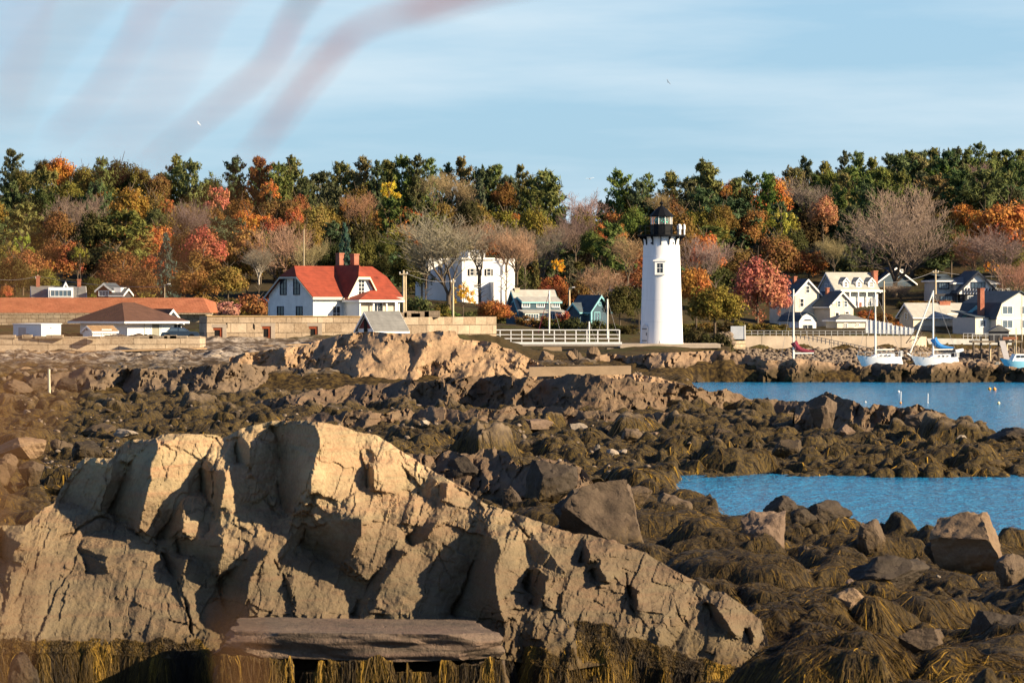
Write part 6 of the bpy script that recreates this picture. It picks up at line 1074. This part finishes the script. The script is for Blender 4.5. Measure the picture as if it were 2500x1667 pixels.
# px centre, py foot, width, height (photo pixels), distance, colour
BOUL = [(610,1690,190,100,80.4,'dark'),(800,1690,220,100,80.6,'brown'),(1010,1690,220,100,80.5,'dark'),(1170,1690,150,105,80.4,'brown'),
 (2378,1425,190,178,116,'tan'),(1468,1300,220,132,128,'brown'),(1410,1300,120,110,131,'dark'),(1135,1190,95,80,166,'dark'),(1203,1185,88,85,168,'dark'),(1345,1210,135,88,158,'dark'),
 (1905,1282,86,74,140,'dark'),(2026,1285,112,66,138,'dark'),(1963,1305,70,66,134,'dark'),(2128,1350,72,84,124,'brown'),(1868,1345,118,100,122,'pinkish'),(2066,1520,84,86,92,'tan'),(2170,1450,200,96,101,'dark'),(1783,1142,34,37,200,'brown'),(1925,1118,82,46,212,'dark'),
 (55,1128,125,62,195,'tan'),(14,1172,64,66,176,'tan'),(76,1172,66,48,176,'brown'),(240,1066,84,34,240,'brown'),(208,1114,80,40,206,'dark'),(150,1100,60,30,215,'brown'),(310,1070,60,24,236,'pale'),
 (1180,1068,28,16,238,'pale'),(1294,1094,24,14,220,'pale'),(1352,1090,30,13,222,'pale'),(1390,1104,46,26,212,'pale'),(1458,1100,20,17,215,'pale'),(1494,1113,34,18,208,'pale'),(1520,1112,24,16,209,'pale'),(1601,1076,30,22,232,'pinkish'),(1693,1093,18,18,222,'pale'),(1484,1066,24,12,240,'pale'),(1228,1066,30,10,240,'pale'),
 (1125,1065,44,24,240,'pinkish'),(1305,1050,92,28,251,'pinkish'),(1412,1058,46,26,246,'pale'),(1545,1085,70,40,226,'brown'),(1690,1086,20,12,226,'pale'),(1640,1060,50,26,244,'brown'),(1760,1075,60,30,234,'brown'),(1475,1060,40,22,245,'brown'),
 (70,925,60,30,385,'tan'),(110,918,44,26,388,'brown'),(30,930,50,28,380,'tan'),(150,928,40,30,382,'pinkish'),(185,914,36,24,390,'brown'),(20,905,44,20,396,'pinkish'),(95,955,60,34,350,'brown'),(45,965,70,40,346,'brown'),(165,955,60,34,350,'dark'),
 (600,872,30,12,412,'pale'),(520,880,44,16,405,'pale'),(440,884,36,14,402,'pale'),(330,882,50,14,404,'tan'),(250,890,40,14,398,'pale'),(580,896,40,18,394,'tan'),(660,888,44,20,399,'pale'),
 (2010,1030,70,66,243,'brown'),(2062,1075,60,40,232,'pinkish'),(2250,1042,90,40,240,'brown'),(2360,1062,80,34,236,'dark'),(2468,1092,120,50,222,'dark'),(2330,1130,60,24,206,'brown'),(2200,1110,56,22,214,'brown'),(2420,1150,70,30,200,'dark'),
 (1650,1262,90,60,150,'brown'),(1740,1285,80,52,145,'dark'),(1560,1235,70,50,156,'brown'),(1255,1235,60,50,150,'brown'),(1720,1350,70,40,123,'brown'),(1985,1375,80,46,118,'brown'),(2300,1370,90,60,119,'dark'),(2470,1440,90,90,108,'brown'),(2230,1400,60,40,112,'brown'),(1960,1420,50,32,110,'brown'),(2440,1580,150,90,84,'dark'),(2250,1600,120,70,83,'brown'),(2080,1640,110,60,80,'dark'),(60,1650,80,60,77,'dark'),(1450,862,40,16,455,'tan'),(1410,872,46,22,440,'brown'),(1395,880,30,24,432,'tan'),(1330,872,40,16,440,'tan')]
rb = random.Random(77)
for i in range(70):
    px = rb.uniform(0, 2480); Y = rb.uniform(178, 285) if px < 1650 else rb.uniform(200, 238) if rb.random() < .6 else rb.uniform(78, 130)
    if Y < 140 and px < 1750: px = rb.uniform(1750, 2480)
    py = HY+(CAMH-ground_z(px, Y))*FPX/Y; w = rb.uniform(10, 42)*rb.uniform(.5, 1)*(1.6 if Y < 140 else 1); BOUL.append((px, py+2, w, w*rb.uniform(.45, .75), Y, rb.choice(['pale', 'tan', 'brown', 'brown', 'pinkish', 'dark'])))
LB = [(20, 'the left frame edge'), (121, 'the marker post'), (260, 'the tiny hut'), (400, 'the parked car'), (527, 'the first fort door'), (645, 'the second fort door'), (760, 'the third fort door'), (864, 'the keeper\'s house porch'), (960, 'the grey roofed shed'), (1106, 'the mansion pole'), (1182, 'the white mansion'), (1255, 'the bridge\'s left end'), (1345, 'the bridge pier'), (1440, 'the bridge\'s right end'), (1530, 'the dark round tree'), (1615, 'the lighthouse'), (1720, 'the platform end'), (1840, 'the pink maple'), (1937, 'the red covered mast'), (2040, 'the cream garage'), (2137, 'the left sailboat'), (2278, 'the blue sailed boat'), (2420, 'the yellow buoys'), (2490, 'the right frame edge')]
bcell = {}
for i, (px, py, w, h_, Y, c) in enumerate(BOUL):
    q = P(px, py, Y); S = FPX/Y; o = bpy.data.objects.new('boulder', BP[c][i % 5]); COL.objects.link(o); r_ = random.Random(i); gz_ = ground_z(px, Y); zz = min(q.z, gz_-.05); top_z = q.z+h_/S
    o.location = (q.x, Y, zz); o.scale = (w/S, w/S*r_.uniform(.8, 1.1), max(top_z-zz, h_/S)); o.rotation_euler = (0, 0, r_.uniform(-.6, .6)+(3.1416 if r_.random() < .5 else 0))
    sz = 'great' if w > 110 else 'large' if w > 60 else 'small' if w > 24 else 'little'; rg = 'in the near weed' if Y < 175 else 'on the weedy flat' if Y < 300 else 'on the fort shore' if px < 1200 else 'on the far shore'
    lb = min(LB, key=lambda a: abs(a[0]-px))[1]; bcell.setdefault((sz, c, rg, lb), []).append((px, o)); tag(o, None, 'rock', 'loose boulders along the shore')
for (sz, c, rg, lb), L_ in bcell.items():
    L_.sort(key=lambda b: b[0]); n = len(L_)
    for j, (px, o) in enumerate(L_): o['label'] = (f"{sz} {c} boulder {rg}, below {lb}" if n == 1 else f"{'left of two' if n == 2 and j == 0 else 'right of two' if n == 2 else (NUM[j+1]+' leftmost of ' if 0 < j < n-1 else 'leftmost of ' if j == 0 else 'rightmost of ')+CNT[n]} {sz} {c} boulders {rg}, below {lb}")
# flat slab at the foot of the outcrop
sm = ico_mesh(301, 5, 5, .06, True); sm.name = 'flat_slab'; sm.materials.append(rock_mat('slab_rock', (.055, .045, .035), (.16, .115, .08), (.14, .09, .065), (-3, -2), W_, False, 1.5, .9)); o = bpy.data.objects.new('rock_slab', sm); COL.objects.link(o)
o.location = (P(872, 1600, 79.5).x, 80.6, P(872, 1592, 79.5).z-.1); o.scale = (5.7, 3.4, .56); o.rotation_euler = (R(1.5), R(.6), R(2)); tag(o, 'long flat grey rock slab at the foot of the great outcrop', 'rock')
# ------------------------------------------------------------------ seaweed: draped strands
t = NT('rockweed'); a = t.attr('tone'); c = t.mix(t.rng(a, 0, .75), (.016, .0105, .005), (.105, .063, .012)); c = t.mix(t.rng(a, .7, 1.0), c, (.30, .175, .022)); M_weed = t.fin(c, .65, .15)
def strands(name, roots, dirs, tone, L_, wd, sag, m=M_weed, hug=None, nseg=4):
    """flat ribbons: roots (n,3), horizontal flow (n,2), hugging a height function or hanging free"""
    n = len(roots); p = roots.copy(); rows = []; d = np.concatenate([dirs, np.zeros((n, 1))], 1); side = np.stack([-dirs[:, 1], dirs[:, 0], np.zeros(n)], 1); side = unit(side+rs.randn(n, 3)*.35)
    for k in range(nseg+1):
        w = wd*(1-.75*k/nseg)
        rows.append(np.stack([p-side*w[:, None], p+side*w[:, None]], 1))
        st = L_/nseg
        if hug is not None:
            q = p+d*st[:, None]; q[:, 2] = np.maximum(hug(q[:, 0], q[:, 1])+.025+.02*rs.rand(n), p[:, 2]-st*1.2); p = q; d[:, :2] += rs.randn(n, 2)*.18
        else: p = p+d*(st*sag)[:, None]+np.stack([rs.randn(n)*.03, rs.randn(n)*.015, -st], 1)
    V = np.stack(rows, 1).reshape(n, -1, 3); nv = V.shape[1]; F = np.concatenate([np.stack([np.arange(n)*nv+2*k, np.arange(n)*nv+2*k+1, np.arange(n)*nv+2*k+3, np.arange(n)*nv+2*k+2], 1) for k in range(nseg)])
    return V.reshape(-1, 3), F, np.repeat(tone, nv)
def sampler(G):
    Ys = G[1][:, 0]; u = G[3]; Z = G[2]; iY = np.arange(len(Ys)); 
    def f(x, y):
        px = CX+x/y*FPX; i = np.clip(np.interp(y, Ys, iY), 0, len(Ys)-1.01); j = np.clip((px-u[0])/(u[1]-u[0]), 0, len(u)-1.01); a = i.astype(int); b = j.astype(int); fi = i-a; fj = j-b
        return (Z[a, b]*(1-fj)+Z[a, b+1]*fj)*(1-fi)+(Z[a+1, b]*(1-fj)+Z[a+1, b+1]*fj)*fi
    return f
def field(G, n, px0, px1, Y0, Y1, Lr, Wr, zmin=.02):
    f = sampler(G); px = rs.uniform(px0, px1, n); Y = 1/rs.uniform(1/Y1, 1/Y0, n); x = (px-CX)*Y/FPX; z = f(x, Y); e = .12; gx = (f(x+e, Y)-f(x-e, Y))/(2*e); gy = (f(x, Y+e)-f(x, Y-e))/(2*e); sl = np.hypot(gx, gy)
    patch = fbm(x*.35, Y*.2, 61, 4); ok = (z > zmin) & (rs.rand(n) < .35+1.3*np.clip(sl, 0, 1)) & (patch > -.28); x, Y, z, gx, gy, sl, patch = [q[ok] for q in (x, Y, z, gx, gy, sl, patch)]
    d = unit(np.stack([-gx, -gy-.15], 1)+rs.randn(len(x), 2)*.25); tone = np.clip(.28+.9*patch+.28*rs.randn(len(x)), 0, 1)
    return strands('', np.stack([x, Y, z+.03], 1), d, tone, rs.uniform(*Lr, len(x)), rs.uniform(*Wr, len(x)), 0, hug=f)
def join(name, parts, m, label=None):
    V, F, T, o = [], [], [], 0
    for v, f, t_ in parts: V.append(v); F.append(f+o); T.append(t_); o += len(v)
    ob = mesh_np(name, np.concatenate(V), np.concatenate(F), m, smooth=True, attrs={'tone': np.concatenate(T)}); ob['kind'] = 'stuff'; return ob
join('seaweed', [field(GN, 210000, -60, 2560, 62, 172, (.25, .8), (.005, .014)), field(GM, 60000, -40, 2540, 172, 300, (.3, .9), (.016, .04))], M_weed)
# hanging fringe below the outcrop
wl_x = [-100, 0, 480, 560, 1220, 1280, 1320, 1373, 1390, 1495, 1515, 1580, 1645, 1700, 1860]; wl_y = [1560, 1556, 1563, 1605, 1612, 1575, 1568, 1602, 1520, 1510, 1548, 1548, 1592, 1608, 1642]
n = 70000; px = rs.uniform(-80, 1860, n); py = np.interp(px, wl_x, wl_y)+18*fbm(px/40, px*0, 5, 3)+rs.rand(n)**1.3*95; xs_, ty_, by_, XX, YY_, ZZ = RO[1:]
ci = np.clip(((px-xs_[0])/(xs_[1]-xs_[0])).astype(int), 0, len(xs_)-1); vv = np.clip((py-ty_[ci])/(by_[ci]-ty_[ci]), 0, 1); ri = (vv*(XX.shape[0]-1)).astype(int); rt = np.stack([XX[ri, ci], YY_[ri, ci]-.06, ZZ[ri, ci]], 1)
un = (px > 540) & (px < 1225); rt[un, 1] = 78.75+rs.rand(un.sum())*.5; rt[un, 0] = (px[un]-CX)*rt[un, 1]/FPX; rt[un, 2] = CAMH-(np.clip(py[un], 1596, 1640)-HY)*rt[un, 1]/FPX
keep = fbm(px/70, py/200, 8, 4) > -.32; rt, pk = rt[keep], px[keep]; m_ = len(rt); tone = np.clip(.34+1.1*fbm(pk/34, rt[:, 2]*1.2, 66, 4)+.2*rs.randn(m_), 0, 1)
join('hanging_seaweed', [strands('', rt, np.stack([rs.randn(m_)*.3, -np.ones(m_)], 1)*.6, tone, rs.uniform(.4, 1.0, m_), rs.uniform(.004, .011, m_), .25+.35*rs.rand(m_))], M_weed)
# small loose stones and rip-rap: uncountable
def stones(name, n, m, place, seed):
    r = np.random.RandomState(seed); base = []
    for k in range(4):
        v = unit(r.randn(14, 3)); base.append(v)
    import bmesh
    P_, F_, o = [], [], 0
    protos = []
    for v in base:
        bm = bmesh.new(); [bm.verts.new(q) for q in v]; res = bmesh.ops.convex_hull(bm, input=bm.verts); bmesh.ops.triangulate(bm, faces=bm.faces); bm.verts.index_update(); protos.append((np.array([q.co[:] for q in bm.verts]), np.array([[w.index for w in f.verts] for f in bm.faces]))); bm.free()
    for i in range(n):
        x, y, z, s = place(r); v, f = protos[i % 4]; a = r.rand()*6.28; c, sn = math.cos(a), math.sin(a); w = v*np.array([s*r.uniform(.8, 1.5), s, s*r.uniform(.5, .9)]); w = np.stack([w[:, 0]*c-w[:, 1]*sn, w[:, 0]*sn+w[:, 1]*c, w[:, 2]], 1)+[x, y, z+s*.15]; P_.append(w); F_.append(f+o); o += len(v)
    ob = mesh_np(name, np.concatenate(P_), np.concatenate(F_), m); ob['kind'] = 'stuff'; return ob
M_rub = rock_mat('rubble_mix', (.05, .038, .028), (.26, .2, .145), (.12, .085, .06), (-5, -4), W_, False, 2.0, .2)
fN, fM, fF = sampler(GN), sampler(GM), sampler(GF)
def pl_rip(r):
    px = r.uniform(1745, 2520); yw = np.interp(px, [1745, 1818, 2226, 2262, 2470], [549, 559.5, 563.5, 572, 579]); Y = yw-r.rand()**.8*13; x = (px-CX)*Y/FPX; return x, Y, float(fF(np.array([x]), np.array([Y]))[0]), r.uniform(.2, .5)
stones('riprap', 2600, M_rub, pl_rip, 3)
def pl_flat(r):
    px = r.uniform(-30, 1700); Y = 1/r.uniform(1/430, 1/185); f = fM if Y < 334 else fF; x = (px-CX)*Y/FPX; return x, Y, float(f(np.array([x]), np.array([Y]))[0]), r.uniform(.06, .2)*(1+(Y > 330)*.8)
stones('loose_stones', 1500, M_rub, pl_flat, 5)
# ------------------------------------------------------------------ twigs close to the camera, out of focus
t = NT('reddish_twig'); M_tw = t.fin(t.mix(t.noise(t.obj(), 8, 3), (.28, .075, .075), (.38, .13, .11)), .8, .2); t = NT('brown_twig'); M_tw2 = t.fin(t.mix(t.noise(t.obj(), 8, 3), (.22, .10, .04), (.32, .16, .06)), .8, .2)
tw = empty('overhanging_branch', P(1500, -900, 2.4), 0, 'blurred reddish twigs drooping across the upper left sky close to the camera', 'twigs'); o0 = tw.location.copy()
def twig(pts, Y, r0, m, par=tw):
    q = [P(a, b, Y) for a, b in pts]; mb = MB(); n = 8; pr = None
    for i in range(len(q)-1):
        p0 = q[max(i-1, 0)]; p1 = q[i]; p2 = q[i+1]; p3 = q[min(i+2, len(q)-1)]
        for k in range(n):
            u = k/n; w_ = lambda u: .5*((2*p1)+(-p0+p2)*u+(2*p0-5*p1+4*p2-p3)*u*u+(-p0+3*p1-3*p2+p3)*u**3); a, b = w_(u), w_((k+1)/n); f = 1-.8*(i+u)/(len(q)-1); mb.tube(a-o0, b-o0, r0*f+.0006, r0*(f-.8/n/(len(q)-1))+.0006, 5, caps=False)
    return mb.build('twig', m, par)
twig([(1500,-900),(1800,-250),(1130,0),(900,60),(760,200),(690,290),(600,390)], 2.7, .0030, M_tw); twig([(1500,-900),(1700,-300),(1000,20),(840,90),(740,180),(640,330)], 2.6, .0020, M_tw)
twig([(1500,-900),(1100,-350),(760,-20),(660,150),(570,230),(470,310),(360,410)], 2.7, .0033, M_tw); twig([(1500,-900),(900,-350),(420,-40),(330,90),(240,230),(130,340)], 2.5, .0024, M_tw)
twig([(1500,-900),(700,-350),(250,-40),(160,60),(90,150),(0,330)], 1.5, .0014, M_tw2); twig([(1500,-900),(500,-350),(100,-60),(40,100),(-20,260)], 1.4, .0013, M_tw); twig([(1500,-900),(1000,-380),(560,-60),(420,160),(330,300),(230,400)], 1.4, .0013, M_tw)
tb = empty('near_stalk', P(-500, 2300, 1.6), 0, 'blurred brown dry stalks rising along the left side close to the camera', 'stalks'); o0 = tb.location.copy()
twig([(-500,2300),(-60,1750),(40,1500),(30,1200)], 1.5, .0018, M_tw2, tb); twig([(-500,2300),(520,1800),(580,1620),(570,1500)], 1.5, .0026, M_tw2, tb); twig([(-500,2300),(-200,1500),(100,950),(330,700),(520,540),(600,480)], 1.2, .0022, M_tw2, tb); twig([(-500,2300),(-250,1400),(-20,900),(80,560)], 1.3, .0022, M_tw2, tb)
